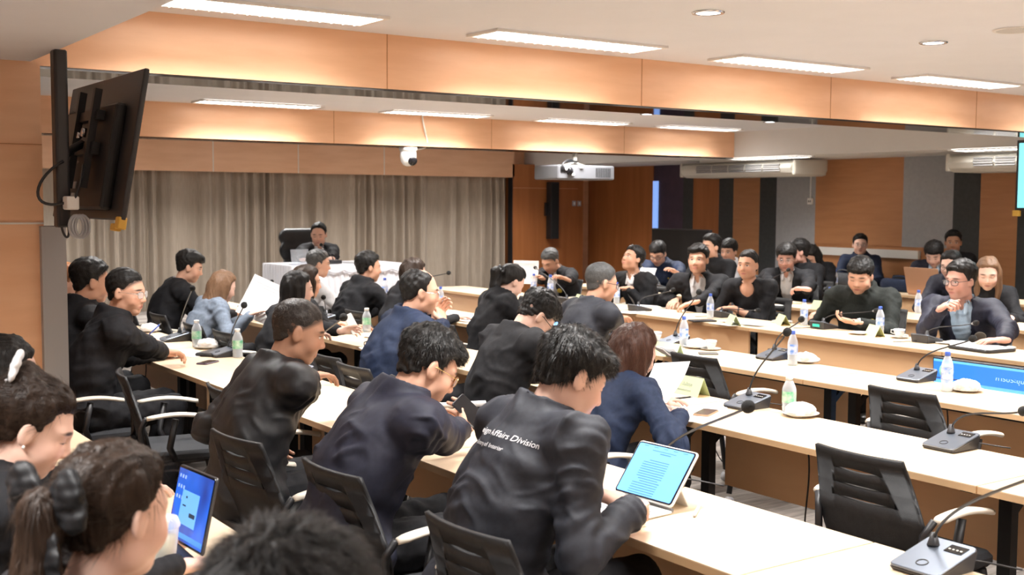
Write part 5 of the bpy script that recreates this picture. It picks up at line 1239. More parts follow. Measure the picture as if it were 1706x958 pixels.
# ------------------------------------------------------------------ things on the tables
ZT = .7402
def on(px, py, m=.04):
    p = Wz(px, py, ZT); r = min(ROWX.values(), key=lambda r: max(r[0]-p.x, p.x-r[1], 0))
    return Vector((min(max(p.x, r[0]+m), r[1]-m), p.y, ZT))
def mic(px, py, head, flip, label, hx=None, live=None, off=(0, 0)):
    c = on(px, py, .085)+Vector((off[0], off[1], 0)); sg = -1 if flip else 1
    t = empty('conference_microphone', c, label, 'microphone', 'conference microphone units', rz=PI if flip else 0)
    D_, W_ = .185, .15
    b = MB(); vs = []
    for ins, dz_ in ((.0, 0), (.0, 1)):
        for x, y in ((-D_/2, -W_/2), (D_/2, -W_/2), (D_/2, W_/2), (-D_/2, W_/2)):
            h = (.012 if x < 0 else .058) if dz_ else 0
            k = .92 if not dz_ else 1
            vs.append((x*k, y*k, h))
    b.add(vs, [(3, 2, 1, 0), (4, 5, 6, 7), (0, 1, 5, 4), (1, 2, 6, 5), (2, 3, 7, 6), (3, 0, 4, 7)]); b.build('housing', M_micdark, t, bevel=.004)
    sl = math.atan2(.046, D_); R_ = Matrix.Rotation(-sl, 3, 'Y')
    b = MB(); b.rbox((0, 0, .039), (D_+.006, W_+.004, .008), .016, R_); b.build('top_plate', M_micgrey, t)
    P = lambda x, y, z: R_ @ Vector((x, y, z))+Vector((0, 0, .043))
    b = MB(); b.box(P(.055, -.035, .001), (.04, .055, .002), R_); b.build('display', M_screenblk, t)
    b = MB()
    for k in range(4): b.box(P(.050, -.053+k*.012, .0028), (.005, .006, .001), R_)
    b.build('display_digit', M_offwhite, t)
    b = MB(); b.tube([P(-.05+.016*math.cos(a), .016*math.sin(a), .0008) for a in np.linspace(0, 2*PI, 20)[:-1]], .0018, 6, closed=True); b.build('button', M_micdark, t)
    if live:
        b = MB(); b.rbox((D_/2+.004, .0, .03), (.004, .07, .022), .001); b.build('lit_strip', M_greenlit, t)
    nb = P(.05, .035, 0); hw = Wx(head[0], head[1], hx if hx else c.x-.12*sg)
    hl = Vector((sg*(hw.x-c.x), sg*(hw.y-c.y), hw.z-c.z))
    dirn = (hl-nb); up = Vector((0, 0, 1)); p1 = nb+up*min(.12, abs(dirn.z)*.55+.03); p2 = hl-(dirn.normalized()*.12)
    b = MB(); b.lathe([(.018, 0), (.016, .006), (.008, .035), (.0, .036)], 16, c=nb); b.build('neck_socket', M_micdark, t)
    pts = bez(nb, p1, p2, hl, 22); b = MB(); b.tube(pts, .0042, 8); b.build('gooseneck', M_black, t)
    dd = (pts[-1]-pts[-3]).normalized(); Mq = dd.to_track_quat('Z', 'Y').to_matrix()
    b = MB(); b.lathe([(.0, -.004), (.012, 0), (.0185, .010), (.020, .022), (.017, .034), (.009, .042), (0, .044)], 18, c=hl, M=Mq); b.build('foam_windshield', M_foam, t)
    b = MB(); b.lathe([(.0045, -.012), (.009, -.002), (.0115, .001)], 14, c=hl, M=Mq); b.build('collar_ring', M_greymet, t)
    b = MB(); e = Vector((D_/2, -.02, .015)); b.tube(bez(e, e+Vector((.06, 0, 0)), e+Vector((.08, -.05, -.01)), e+Vector((.11, -.12, -.012)), 10), .0028, 6); b.build('cable', M_black, t)
mic(1606, 936, (1752, 782), False, 'large grey conference microphone unit at the bottom right corner', hx=2.42)
mic(1146, 800, (1242, 680), False, 'conference microphone unit standing behind the white tablet', hx=2.52)
mic(388, 592, (406, 510), False, 'conference microphone unit with raised foam head beside the black case at the left')
mic(304, 567, (320, 482), False, 'conference microphone unit in front of the man with shaved sides')
mic(492, 628, (571, 530), False, 'microphone unit hidden by the shiny jacket, foam head before folded arms', hx=2.5)
mic(1268, 676, (1309, 557), False, 'grey conference microphone unit beside the green-labelled bottle, behind the brown phone')
mic(1612, 742, (1700, 686), False, 'blue-grey conference microphone unit right of the nearest empty chair')
mic(430, 512, (452, 470), False, 'conference microphone unit beside the papers of the woman in blue-grey')
mic(606, 533, (539, 496), False, 'conference microphone unit before the man in black right of the white shirt', hx=3.9)
mic(1123, 573, (1163, 489), False, 'grey conference microphone unit right of the brown bob, next to a blue-capped bottle')
mic(1288, 598, (1333, 534), False, 'grey conference microphone unit in the middle of the second free row')
mic(1541, 632, (1617, 566), False, 'grey conference microphone unit left of the blue floor screen')
mic(722, 497, (746, 455), False, 'conference microphone unit right of the balding man')
mic(1204, 528, (1259, 517), True, 'black-backed conference microphone unit in front of the woman in the black top')
mic(1386, 546, (1456, 518), True, 'conference microphone unit with a green lit strip at the stand-collar man', live=1)
mic(1544, 570, (1621, 539), True, 'black-backed conference microphone unit in front of the man with the silver badge')
mic(1066, 518, (1118, 484), True, 'black-backed conference microphone unit in front of the man looking upwards')
mic(947, 505, (893, 447), True, 'conference microphone unit in front of the man with the yellow badge')
mic(1262, 497, (1311, 451), True, 'conference microphone unit used by the speaking man', hx=9.1)
mic(1532, 502, (1562, 465), True, 'conference microphone unit before the tan laptop')
mic(1100, 482, (1070, 445), True, 'conference microphone unit beside the reading man in the second row')
# ---- chairman's microphone, card and papers
hz = HT[4]
def mic_head_table():
    c = Wy(555, 436, 12.5); c.z = hz
    t = empty('conference_microphone', (c.x, 12.5, hz+.012), 'slim microphone with black base on the white head table', 'microphone')
    b = MB(); b.rbox((0, 0, .02), (.16, .16, .04), .01); b.build('housing', M_micdark, t)
    hw = Wy(535, 408, 12.6); hl = Vector((hw.x-c.x, .1, hw.z-hz-.012))
    b = MB(); b.tube(bez((0, 0, .04), (0, 0, .1), hl*.7, hl), .005, 8); b.build('gooseneck', M_black, t)
    b = MB(); b.lathe([(0, -.022), (.018, -.012), (.02, .008), (0, .024)], 14, c=hl); b.build('foam_windshield', M_foam, t)
mic_head_table()
c = Wy(498, 430, 12.45)
t = empty('acrylic_stand', (c.x, 12.42, hz+.012), 'clear acrylic sign holder on the head table left of the microphone', 'sign holder')
b = MB(); b.box((0, 0, .09), (.22, .004, .17), rotm('X', -12)); b.build('panel', M_acrylic, t); b = MB(); b.box((0, .03, .003), (.22, .09, .005)); b.build('base', M_acrylic, t)
# ---- bottles
def make_bottle(kind):
    t = empty('water_bottle', (0, 0, 0))
    H = .215 if kind == 'blue' else .185
    k = H/.215; r = .031 if kind == 'blue' else .033
    b = MB(); b.lathe([(0, .004), (r*.8, .0), (r, .008), (r*.93, .03*k), (r, .04*k), (r*.93, .05*k), (r, .06*k), (r, .14*k), (r*.9, .155*k), (r*.55, .185*k), (.0125, .195*k), (.0125, .2*k)], 20, cap=False); b.build('bottle_body', M_clear, t)
    b = MB(); b.lathe([(r+.0008, .068*k), (r+.0008, .130*k)], 20, cap=False); b.build('label', M_bottlelbl if kind == 'blue' else M_greenlbl, t)
    b = MB(); rc = .0145 if kind == 'blue' else .018
    b.lathe([(rc, .192*k), (rc, .212*k), (rc*.9, .215*k), (0, .215*k)], 18); b.build('cap', M_bluecap if kind == 'blue' else M_white, t)
    b = MB(); b.lathe([(0, .006), (r*.9, .006), (r*.92, .10*k), (0, .10*k)], 16); b.build('water', clear_mat('water', (.9, .95, .98), .85), t)
    return t
bprot = {}
def bottle(kind, px, py, label, s=1.):
    if kind not in bprot: bprot[kind] = make_bottle(kind); o = bprot[kind]
    else: o = copy_tree(bprot[kind])
    o.location = on(px, py); o.scale = (s, s, s); o.rotation_euler.z = random.random()*6; tag(o, label, 'bottle', 'water bottles')
for px, py, lb in ((1139, 578, 'blue-capped water bottle right of the first free microphone unit, behind the brown bob'), (1320, 608, 'blue-capped water bottle in the middle of the second free row'), (1577, 652, 'blue-capped water bottle in front of the blue floor screen'),
        (1183, 530, 'blue-capped water bottle between the zip jacket man and the woman in black'), (1352, 541, 'blue-capped water bottle left of the green lit strip'), (1516, 552, 'blue-capped water bottle left of the man with the silver badge'),
        (1045, 505, 'blue-capped water bottle before the man looking upwards'), (932, 488, 'blue-capped water bottle under the raised sheet, nearer the yellow badge'), (943, 492, 'blue-labelled water bottle beside the yellow badge man, right one of two'),
        (1128, 478, 'blue-capped water bottle of the reading man in the second row'), (1382, 516, 'blue-labelled water bottle between the speaking man and the stand-collar man, lower one'), (1379, 482, 'blue-capped water bottle further back between the speaking man and the stand-collar man'),
        (1554, 520, 'blue-capped water bottle before the tan laptop'), (734, 516, 'blue-capped water bottle in front of the balding man'), (641, 500, 'water bottle beside the man in black near the head table'), (1455, 478, 'small blue-capped bottle in the back row'), (75, 702, 'blue-capped bottle at the left below the grey trim')):
    bottle('blue', px, py, lb, 1.0 if py > 500 else 1.06)
for px, py, lb in ((1314, 690, 'green-labelled water bottle with white cap beside the bread plate'), (328, 578, 'green-labelled bottle with white cap, left one of the two at the left tables'), (414, 594, 'green-labelled bottle with white cap, right of the black case'),
        (611, 553, 'clear bottle with white cap beside the raised phone hand'), (442, 520, 'pale bottle beside the woman holding up a sheet')):
    bottle('green', px, py, lb)
# ---- plates, bread, cups
def make_plate():
    t = empty('plate', (0, 0, 0)); b = MB(); b.lathe([(0, .002), (.045, .002), (.055, .006), (.088, .016), (.089, .018), (.055, .009), (.045, .006), (0, .006)], 28); b.build('dish', M_china, t); return t
M_bun = noise_mat('bread_crust', (.75, .50, .32), (.86, .68, .50), ns=25, rough=.6)
def blob(name, parent, cs, m, h=.005, disp=.0015):
    S_ = Shape(); 
    for c_, r_ in cs: S_.ell(c_, np.eye(3), r_, .006)
    V, Q = S_.mesh(h); N = vnormals(V, Q); V = V+N*(Waves(3, .03, 6)(V)*disp)[:, None]; return link_mesh(name, V, Q, m, parent, np.zeros(3))
plate0 = make_plate(); first_p = True
bun0 = blob('bread_roll', None, [((0, 0, .0), (.036, .030, .022))], M_bun); tag(bun0, 'x', 'bread'); bfirst = True
film0 = blob('plastic_wrap', None, [((0, 0, .0), (.074, .068, .036)), ((.03, .02, -.008), (.05, .05, .02))], M_film, .006, .003); ffirst = True
for px, py, nb, wr, lb in ((1341, 692, 2, 1, 'beside the green-labelled bottle in the nearest free row'), (1343, 604, 1, 1, 'in the middle of the second free row'), (1610, 652, 2, 1, 'in front of the blue floor screen'), (1160, 580, 1, 1, 'right of the brown bob beside the teacup'),
        (350, 580, 1, 1, 'beside the left green-labelled bottle'), (249, 553, 1, 1, 'at the hands of the man with shaved sides'), (1432, 557, 0, 0, 'before the stand-collar man'), (1340, 535, 1, 0, 'right of the pale name card before the speaking man'), (870, 503, 0, 1, 'by the woman with the bow'), (757, 530, 1, 1, 'in front of the balding man')):
    o = plate0 if first_p else copy_tree(plate0); first_p = False
    c = on(px, py); o.location = c; tag(o, 'white plate '+lb, 'plate', 'white china plates')
    for k in range(nb):
        q = bun0 if bfirst else copy_tree(bun0); bfirst = False
        q.location = c+Vector((.02*(k-.5)*nb, .030*(1-2*k) if nb > 1 else 0, .030)); q.rotation_euler.z = k*1.2; tag(q, ('left' if k == 0 and nb > 1 else 'right' if nb > 1 else 'single')+' bread roll on the plate '+lb, 'bread', 'bread rolls')
    if wr:
        q = film0 if ffirst else copy_tree(film0); ffirst = False
        q.location = c+Vector((0, 0, .030)); q.rotation_euler.z = px; tag(q, 'clear plastic wrap over the plate '+lb, 'wrap', 'plastic wraps')
def make_cup():
    t = empty('teacup', (0, 0, 0)); b = MB(); b.lathe([(0, .002), (.022, .0), (.024, .006), (.038, .03), (.042, .06), (.040, .06), (.036, .03), (.02, .008), (0, .008)], 26); b.build('bowl', M_china, t)
    b = MB(); b.tube([(.038, 0, .05), (.060, 0, .052), (.062, 0, .03), (.036, 0, .022)], .0035, 8); b.build('handle', M_china, t)
    b = MB(); b.tube([(.0425*math.cos(a), .0425*math.sin(a), .052) for a in np.linspace(0, 2*PI, 28)[:-1]], .0012, 5, closed=True); b.build('rim_stripe', mat('blue_glaze', (.1, .2, .5), .3), t); return t
def make_saucer():
    t = empty('saucer', (0, 0, 0)); b = MB(); b.lathe([(0, .002), (.032, .002), (.07, .012), (.071, .014), (.032, .006), (0, .006)], 28); b.build('dish', M_china, t); return t
cup0, sau0 = make_cup(), make_saucer()
for i, (px, py, lb) in enumerate(((1184, 583, 'right of the brown bob in the second free row'), (1498, 563, 'between the stand-collar man and the man with the silver badge'), (1093, 568, 'half hidden behind the brown bob'))):
    o = cup0 if i == 0 else copy_tree(cup0); q = sau0 if i == 0 else copy_tree(sau0); c = on(px, py)
    q.location = c; o.location = c+Vector((0, 0, .007)); o.rotation_euler.z = 1+i; tag(o, 'white teacup '+lb, 'cup', 'white teacups'); tag(q, 'white saucer under the teacup '+lb, 'saucer', 'white saucers')
# ---- name cards
def namecard(px, py, L, label, rz=0, h=.085, lines=None, m=None, endm=True):
    c = on(px, py); t = empty('name_card', c, label, 'name card', 'folded name cards', rz=rz)
    th = .0012; w = .045
    for sg in (-1, 1):
        b = MB(); a = Vector((sg*w, 0, 0)); p = Vector((0, 0, h)); n = Vector((sg*h, 0, w)).normalized()
        vs = [a+Vector((0, -L/2, 0)), a+Vector((0, L/2, 0)), p+Vector((0, L/2, 0)), p+Vector((0, -L/2, 0))]; vs += [v-n*th for v in vs]
        b.add(vs, [(0, 1, 2, 3), (7, 6, 5, 4), (0, 3, 7, 4), (1, 5, 6, 2), (0, 4, 5, 1), (3, 2, 6, 7)]); b.build('card_face', m or M_card, t)
        if lines:
            n_ = n
            for body, size, f_, mm, dx in lines:
                if sg == 1: continue
                o_ = a.lerp(p, f_)+n_*.0012+Vector((0, dx, 0)); Mx = frameM(o_, Vector((0, -1, 0)), n_)
                text_obj(body, size, mm, t, Mx)
        b = None
    b = MB(); b.box((0, 0, .001), (w*1.9, L*.98, .001)); b.build('card_base', M_orangecard if endm else (m or M_card), t)
    return t
namecard(1162, 652, .30, 'large pale green name card standing on the table beside the woman with the brown bob', h=.095, rz=-.0, lines=[('\u0e19\u0e31\u0e19\u0e17\u0e4c \u0e1b\u0e34\u0e48\u0e19\u0e42\u0e22\u0e18\u0e38\u0e0a', .024, .50, M_greyink, -.02), ('\u0e1c\u0e39\u0e49\u0e2d\u0e33\u0e19\u0e27\u0e22\u0e01\u0e32\u0e23\u0e01\u0e2d\u0e07\u0e01\u0e32\u0e23\u0e15\u0e48\u0e32\u0e07\u0e1b\u0e23\u0e30\u0e40\u0e17\u0e28', .014, .22, M_greyink, -.0)])
M_cardy = mat('pale_yellow_card', (.66, .72, .42), .7)
for px, py, L, rz, lb in ((1137, 548, .20, 2.6, 'yellow-green name card in front of the zip jacket man'), (1303, 541, .20, 2.6, 'yellow-green name card right of the woman in the black top'), (1335, 520, .34, 3.1, 'long pale name card before the speaking man'),
        (1457, 560, .17, -.42, 'triangular end of a green name card between two men of the front row'), (1112, 592, .22, .1, 'cream name card half hidden behind the brown bob'), (968, 505, .2, 2.9, 'green name card left of the grey-haired man')):
    namecard(px, py, L, lb, rz=rz, m=M_cardy)
# ---- paper
def sheet(px, py, label, rz=0, n=1, w=.21, h=.297, curl=.0, z=0, tilt=None, loc=None, name='paper_sheet', lines=True):
    c = Vector(loc) if loc is not None else on(px, py); c = c+Vector((0, 0, z)); b = MB(); N_ = 8; th = .0012+.0009*n
    vs = []
    for s_ in (0, 1):
        for i in range(N_+1):
            for j in (0, 1):
                u = i/N_; vs.append(((j-.5)*w, (u-.5)*h, (th if s_ else 0)+curl*max(0, u-.45)**2))
    o2 = (N_+1)*2; fs = []
    for i in range(N_):
        a = 2*i; fs += [(a, a+2, a+3, a+1), (o2+a, o2+a+1, o2+a+3, o2+a+2), (a, o2+a, o2+a+2, a+2), (a+1, a+3, o2+a+3, o2+a+1)]
    fs += [(0, 1, o2+1, o2), (2*N_, o2+2*N_, o2+2*N_+1, 2*N_+1)]
    b.add(vs, fs); o = b.build(name, M_paper); o.location = c
    o.rotation_euler = tilt if tilt else (0, 0, rz); tag(o, label, 'paper', 'papers')
    if lines:
        q = MB()
        for k in range(9):
            y = h*.36-k*h*.068; q.box(((-.01 if k % 4 == 3 else 0), y, th+.0006+curl*max(0, y/h+.05)**2), (w*(.74 if k % 4 != 3 else .5), .0035, .0003))
        q.build('printed_lines', M_greyink, o)
    return o
PP = [(318, 590, .3, 3, 'stack of papers under the writing hands of the man with shaved sides'), (262, 583, -.2, 1, 'sheet beside the notebook of the man with shaved sides'), (262, 566, .5, 1, 'sheet at the far hands at the left'),
 (468, 520, .6, 6, 'thick open papers before the woman in blue-grey'), (492, 533, 1.2, 8, 'stack of booklets right of the woman in blue-grey'), (620, 585, 1.3, 4, 'open report in front of the woman with long black hair'), (640, 560, 1.1, 3, 'sheet under the hand with the phone'),
 (660, 585, 1.2, 2, 'sheet near the white handheld fan'), (790, 550, 1.4, 7, 'pile of papers in front of the balding man'), (770, 528, 1.1, 3, 'sheet behind the clasped hands'), (800, 535, .9, 3, 'white booklet right of the pile of papers'), (905, 565, .2, 2, 'sheet under the bending man'),
 (930, 545, .5, 2, 'sheet left of the grey-haired man'), (1085, 510, 2.0, 3, 'papers before the man looking upwards'), (1040, 522, 1.2, 3, 'papers right of the grey-haired man'), (1165, 545, 1.6, 2, 'white sheets at the zip jacket man'), (1235, 537, 1.5, 3, 'white papers under the forearms of the woman in black'), (1262, 541, 1.8, 2, 'grey sheet right of those papers'),
 (1440, 523, 1.4, 2, 'sheet under the far arm of the stand-collar man'), (1596, 572, 1.8, 4, 'papers left of the black tray'), (1112, 700, .9, 2, 'sheet on the table under the reading woman'), (1160, 683, .8, 2, 'purple-edged booklet behind the brown phone'), (1107, 600, 1.2, 6, 'curled booklet right of the brown bob'), (1135, 596, 1.5, 2, 'flat sheet beside the curled booklet'),
 (1110, 478, 1.2, 6, 'open booklet of the reading man in the second row'), (1228, 480, 1.0, 2, 'sheet before the young man in white'), (1300, 510, 1.2, 2, 'sheet in front of the speaking man'), (1500, 515, 1.5, 3, 'papers between the tan laptop and the stand-collar man'), (1590, 528, 1.3, 4, 'papers with a red strip before the tan laptop'), (1480, 500, 1.3, 2, 'sheet left of the tan laptop'), (600, 447, .1, 3, 'flat papers on the white head table')]
for px, py, rz, n, lb in PP:
    if 'head table' in lb: sheet(0, 0, lb, rz, n, loc=Wy(590, 442, 12.6).to_2d().to_3d()+Vector((0, 0, hz+.012))); continue
    sheet(px, py, lb, rz, n, curl=.25 if 'curled' in lb else .03)
# sheets held in hands
def held(key, side, label, tilt, off, w=.21, h=.297):
    p = PEOPLE[key]; W_ = p['arms'][side][2]; sheet(0, 0, label, loc=tuple(W_+np.array(off)), tilt=tilt, w=w, h=h, curl=.1)
held('bobw', -1, 'sheet held up by the woman with the brown bob', (math.radians(30), math.radians(-8), math.radians(-75)), (.10, .06, .06))
held('badge', 1, 'large sheet held by the man with the yellow badge', (math.radians(70), 0, math.radians(-55)), (-.14, .12, .06), .30, .26)
held('greyw', 1, 'sheet held up by the woman in the blue-grey jacket', (math.radians(64), math.radians(25), math.radians(-30)), (.12, .10, .10), .26, .34)
held('read', 1, 'blue and white booklet held by the reading man in the second row', (math.radians(40), 0, math.radians(-70)), (-.10, .02, .0))
# ---- phones, pens, cases
def slab(name, px, py, d, m, label, cat, rz=0, z=0, m2=None, loc=None, tilt=None, face='screen'):
    c = Vector(loc) if loc is not None else on(px, py)
    o = empty(name, c+Vector((0, 0, z)), label, cat, rz=rz)
    if tilt: o.rotation_euler = tilt
    b = MB(); b.rbox((0, 0, d[2]/2), d, min(d[:2])*.12); b.build('body', m, o)
    if m2: b = MB(); b.rbox((0, 0, d[2]+.0004), (d[0]*.93, d[1]*.96, .0008), min(d[:2])*.10); b.build(face, m2, o)
    return o
M_pcase = mat('tan_phone_case', (.42, .24, .13), .5); M_pfront = mat('brown_phone_glass', (.05, .025, .02), .15)
slab('phone', 1176, 690, (.078, .165, .012), M_pcase, 'brown phone in a tan case lying beside the large name card', 'phone', rz=math.radians(-62), m2=M_pfront)
slab('phone', 346, 605, (.075, .16, .009), mat('plum_phone', (.08, .05, .08), .35), 'dark phone lying at the table edge at the left', 'phone', rz=math.radians(-50), m2=M_screenblk)
slab('folder', 365, 590, (.20, .30, .022), M_black, 'black zip case left of the microphone unit at the left', 'folder', rz=math.radians(-48), m2=M_leath, face='cover')
slab('notebook', 262, 592, (.16, .23, .012), M_black, 'white notebook with black edge at the hands of the man with shaved sides', 'notebook', rz=-.9, m2=M_paper, face='page')
slab('wallet', 1180, 590, (.09, .13, .01), mat('grey_leather', (.09, .085, .08), .5), 'grey wallet in front of the teacup on the second free row', 'wallet', rz=.9)
slab('folder', 1635, 583, (.30, .36, .025), M_black, 'black tray with papers on it at the right edge', 'folder', rz=-.12, m2=M_paper, face='page')
slab('folder', 1105, 540, (.14, .22, .012), M_black, 'black case lying before the zip jacket man', 'folder', rz=1.2)
p = PEOPLE['lanna']; W_ = p['arms'][-1][2]; slab('phone', 0, 0, (.075, .15, .009), M_screenblk, 'dark phone held by the stand-collar man', 'phone', loc=tuple(W_+A((-.06, .08, .03))), tilt=(.3, .2, .4), m2=M_pfront)
p = PEOPLE['navy']; W_ = p['arms'][1][2]; slab('phone', 0, 0, (.075, .155, .009), mat('dark_phone', (.045, .045, .05), .3), 'dark phone held up by the man with thin gold glasses', 'phone', loc=tuple(W_+A((.07, .03, .05))), tilt=(.9, -.5, .3), m2=M_screenblk)
p = PEOPLE['longb']; W_ = p['arms'][-1][2]; slab('phone', 0, 0, (.072, .15, .009), M_white, 'white phone held by the woman with long black hair', 'phone', loc=tuple(W_+A((.09, .0, .04))), tilt=(1.2, -.3, .2), m2=M_paper)
def pen(loc, d, m, label, L=.15, r=.0045, rr=None):
    o = empty('pen', loc, label, 'pen'); d = Vector(d).normalized(); b = MB(); b.tube([-d*L/2, d*L/2], r, 10); b.build('barrel', m, o); b = MB(); b.tube([d*L/2, d*(L/2+.012)], [r, .001], 10); b.build('tip', M_greymet, o)
pen(on(1161, 853)+Vector((0, 0, .006)), Vector(on(1156, 864))-Vector(on(1167, 841)), M_white, 'white stylus lying on the nearest table right of the tablet', .13, .0055)
W_ = PEOPLE['navyR1']['arms'][1][2]; pen(W_+A((-.02, -.07, .05)), (-.3, -.6, .5), mat('light_blue_plastic', (.2, .45, .65), .4), 'light blue pen in the raised fist of the man with the silver badge', .12)
W_ = PEOPLE['glassL']['arms'][-1][2]; pen(W_+A((.10, -.02, .03)), (.5, -.4, .6), M_bluecap, 'blue pen in the hand of the man with shaved sides', .13)
W_ = PEOPLE['bobw']['arms'][-1][2]; pen(W_+A((.11, -.05, .01)), (.8, -.5, .1), M_black, 'dark pen in the hand of the woman with the brown bob', .12)
# ---- rolled white paper at the navy man
c = on(770, 693)
o = empty('rolled_paper', c+Vector((.10, .06, .03)), 'rolled white booklet in front of the man with thin gold glasses', 'paper'); b = MB(); b.tube([(-.05, .10, 0), (.10, -.12, .03)], .014, 12); b.build('roll', M_paper, o)
slab('folder', 815, 693, (.16, .2, .014), mat('olive_black', (.035, .035, .03), .6), 'dark olive case beyond the lettered jacket', 'folder', rz=.6, loc=tuple(on(835, 702)))
# ---- tablet of the man in the lettered jacket
def tablet():
    a, b_ = Wz(1022, 818, .765), Wz(1117, 845, .765)          # lower screen corners
    xd = (b_-a).normalized(); mid = (a+b_)/2; back = Vector((xd.y*-1, xd.x, 0)); back = back if back.x > 0 else -back
    t = empty('tablet', mid-Vector((0, 0, .765-ZT)), 'white-framed tablet with a lit blue document on its keyboard stand in the nearest row', 'tablet')
    W_, H_ = .272, .205; tl = math.radians(38); up = Vector((0, 0, math.cos(tl)))+back*math.sin(tl); n = xd.cross(up).normalized(); n = n if n.dot(back) < 0 else -n
    o0 = Vector((0, 0, .765-ZT))+back*0
    Mx = frameM(o0+up*H_/2, xd, n); R3 = Mx.to_3x3()
    P = lambda x, y, z: Mx @ Vector((x, y, z))
    b = MB(); b.rbox(P(0, 0, -.006), (W_, H_, .010), .014, R3); b.build('case', M_white, t)
    b = MB(); b.rbox(P(0, 0, .0000), (W_-.010, H_-.010, .0024), .010, R3); b.build('bezel', M_screenblk, t)
    b = MB(); b.rbox(P(0, 0, .0014), (W_-.022, H_-.020, .0014), .006, R3); b.build('screen', mat('tablet_screen', (.1, .3, .6), .3, emit=(.12, .27, .86), es=1.05), t)
    M_scr = mat('screen_text', (.03, .10, .25), .5, emit=(.06, .20, .42), es=.6); q = MB()
    for k in range(15):
        y = H_*.18-k*.0088; w_ = .115 if k not in (0, 8, 9) else .09; q.box(P(-.012+(.012 if k in (0, 9) else 0)-.004*(k > 9), y, .0024), (w_, .0024, .0003), R3)
    q.box(P(0, H_*.36, .0024), (.11, .002, .0003), R3); q.box(P(.01, H_*.32, .0024), (.05, .003, .0003), R3)
    for k in range(5): q.box(P(-.09+.045*k, H_*.42, .0024), (.02, .002, .0003), R3)
    q.build('document_lines', M_scr, t)
    # keyboard stand lies on the table towards the sitter
    Mk = frameM(Vector((0, 0, .006))-back*.085+Vector((0, 0, 0)), xd, (0, 0, 1)); Rk = Mk.to_3x3()
    b = MB(); b.rbox(Mk @ Vector((0, 0, 0)), (W_, .19, .008), .01, Rk); b.build('keyboard_base', M_white, t)
    b = MB()
    for r_ in range(5):
        for c_ in range(12): b.box(Mk @ Vector((-W_/2+.02+c_*.0211, -.05+r_*.022, .0052)), (.016, .017, .002), Rk)
    b.build('keys', mat('light_grey_keys', (.55, .55, .58), .5), t)
    b = MB(); b.tube([Vector((0, 0, .008))+back*.02-xd*W_*.45, Vector((0, 0, .008))+back*.02+xd*W_*.45], .007); b.build('hinge', M_greymet, t)
    b = MB(); b.add([o0+up*.10-xd*.1, o0+up*.10+xd*.1, back*.12+xd*.1+Vector((0, 0, .002)), back*.12-xd*.1+Vector((0, 0, .002))], [(0, 1, 2, 3)]); q = b.build('stand_flap', M_white, t); q.modifiers.new('t', 'SOLIDIFY').thickness = .004
tablet()
# ---- laptop of the foreground woman
def laptop_at(hinge, xd, W_, H_, lean, label, casem, screen, scale=1., base_dir=None):
    """hinge centre on the table, xd along the hinge, screen leans away from base_dir"""
    xd = Vector(xd).normalized(); bd = Vector(base_dir).normalized()
    t = empty('laptop', hinge, label, 'laptop'); up = Vector((0, 0, math.cos(lean)))-bd*math.sin(lean); n = xd.cross(up).normalized(); n = n if n.dot(bd) > 0 else -n
    xr = up.cross(n).normalized()
    Mx = frameM(up*(H_/2+.008)+Vector((0, 0, .012)), xr, n); R3 = Mx.to_3x3(); P = lambda x, y, z: Mx @ Vector((x, y, z))
    b = MB(); b.rbox(P(0, 0, -.005), (W_, H_, .008), .010, R3); b.build('lid', casem, t)
    b = MB(); b.rbox(P(0, 0, .0), (W_-.006, H_-.006, .002), .008, R3); b.build('bezel', M_screenblk, t)
    if screen: screen(t, P, R3, W_, H_)
    Mk = frameM(bd*(H_/2)+Vector((0, 0, .008)), xd, (0, 0, 1)); Rk = Mk.to_3x3()
    b = MB(); b.rbox(Mk @ Vector((0, 0, 0)), (W_, H_, .016), .010, Rk); b.build('keyboard_base', casem, t)
    sgy = 1 if (Mk.to_3x3() @ Vector((0, 1, 0))).dot(bd) < 0 else -1
    b = MB()
    for r_ in range(5):
        for c_ in range(13): b.box(Mk @ Vector((-W_/2+.03+c_*(W_-.06)/12, sgy*(H_*.32-r_*.019), .009)), (.017, .015, .003), Rk)
    b.build('keys', M_black, t)
    b = MB(); b.box(Mk @ Vector((0, -sgy*H_*.30, .0085)), (.10, .06, .001), Rk); b.build('touchpad', M_greymet, t)
    return t
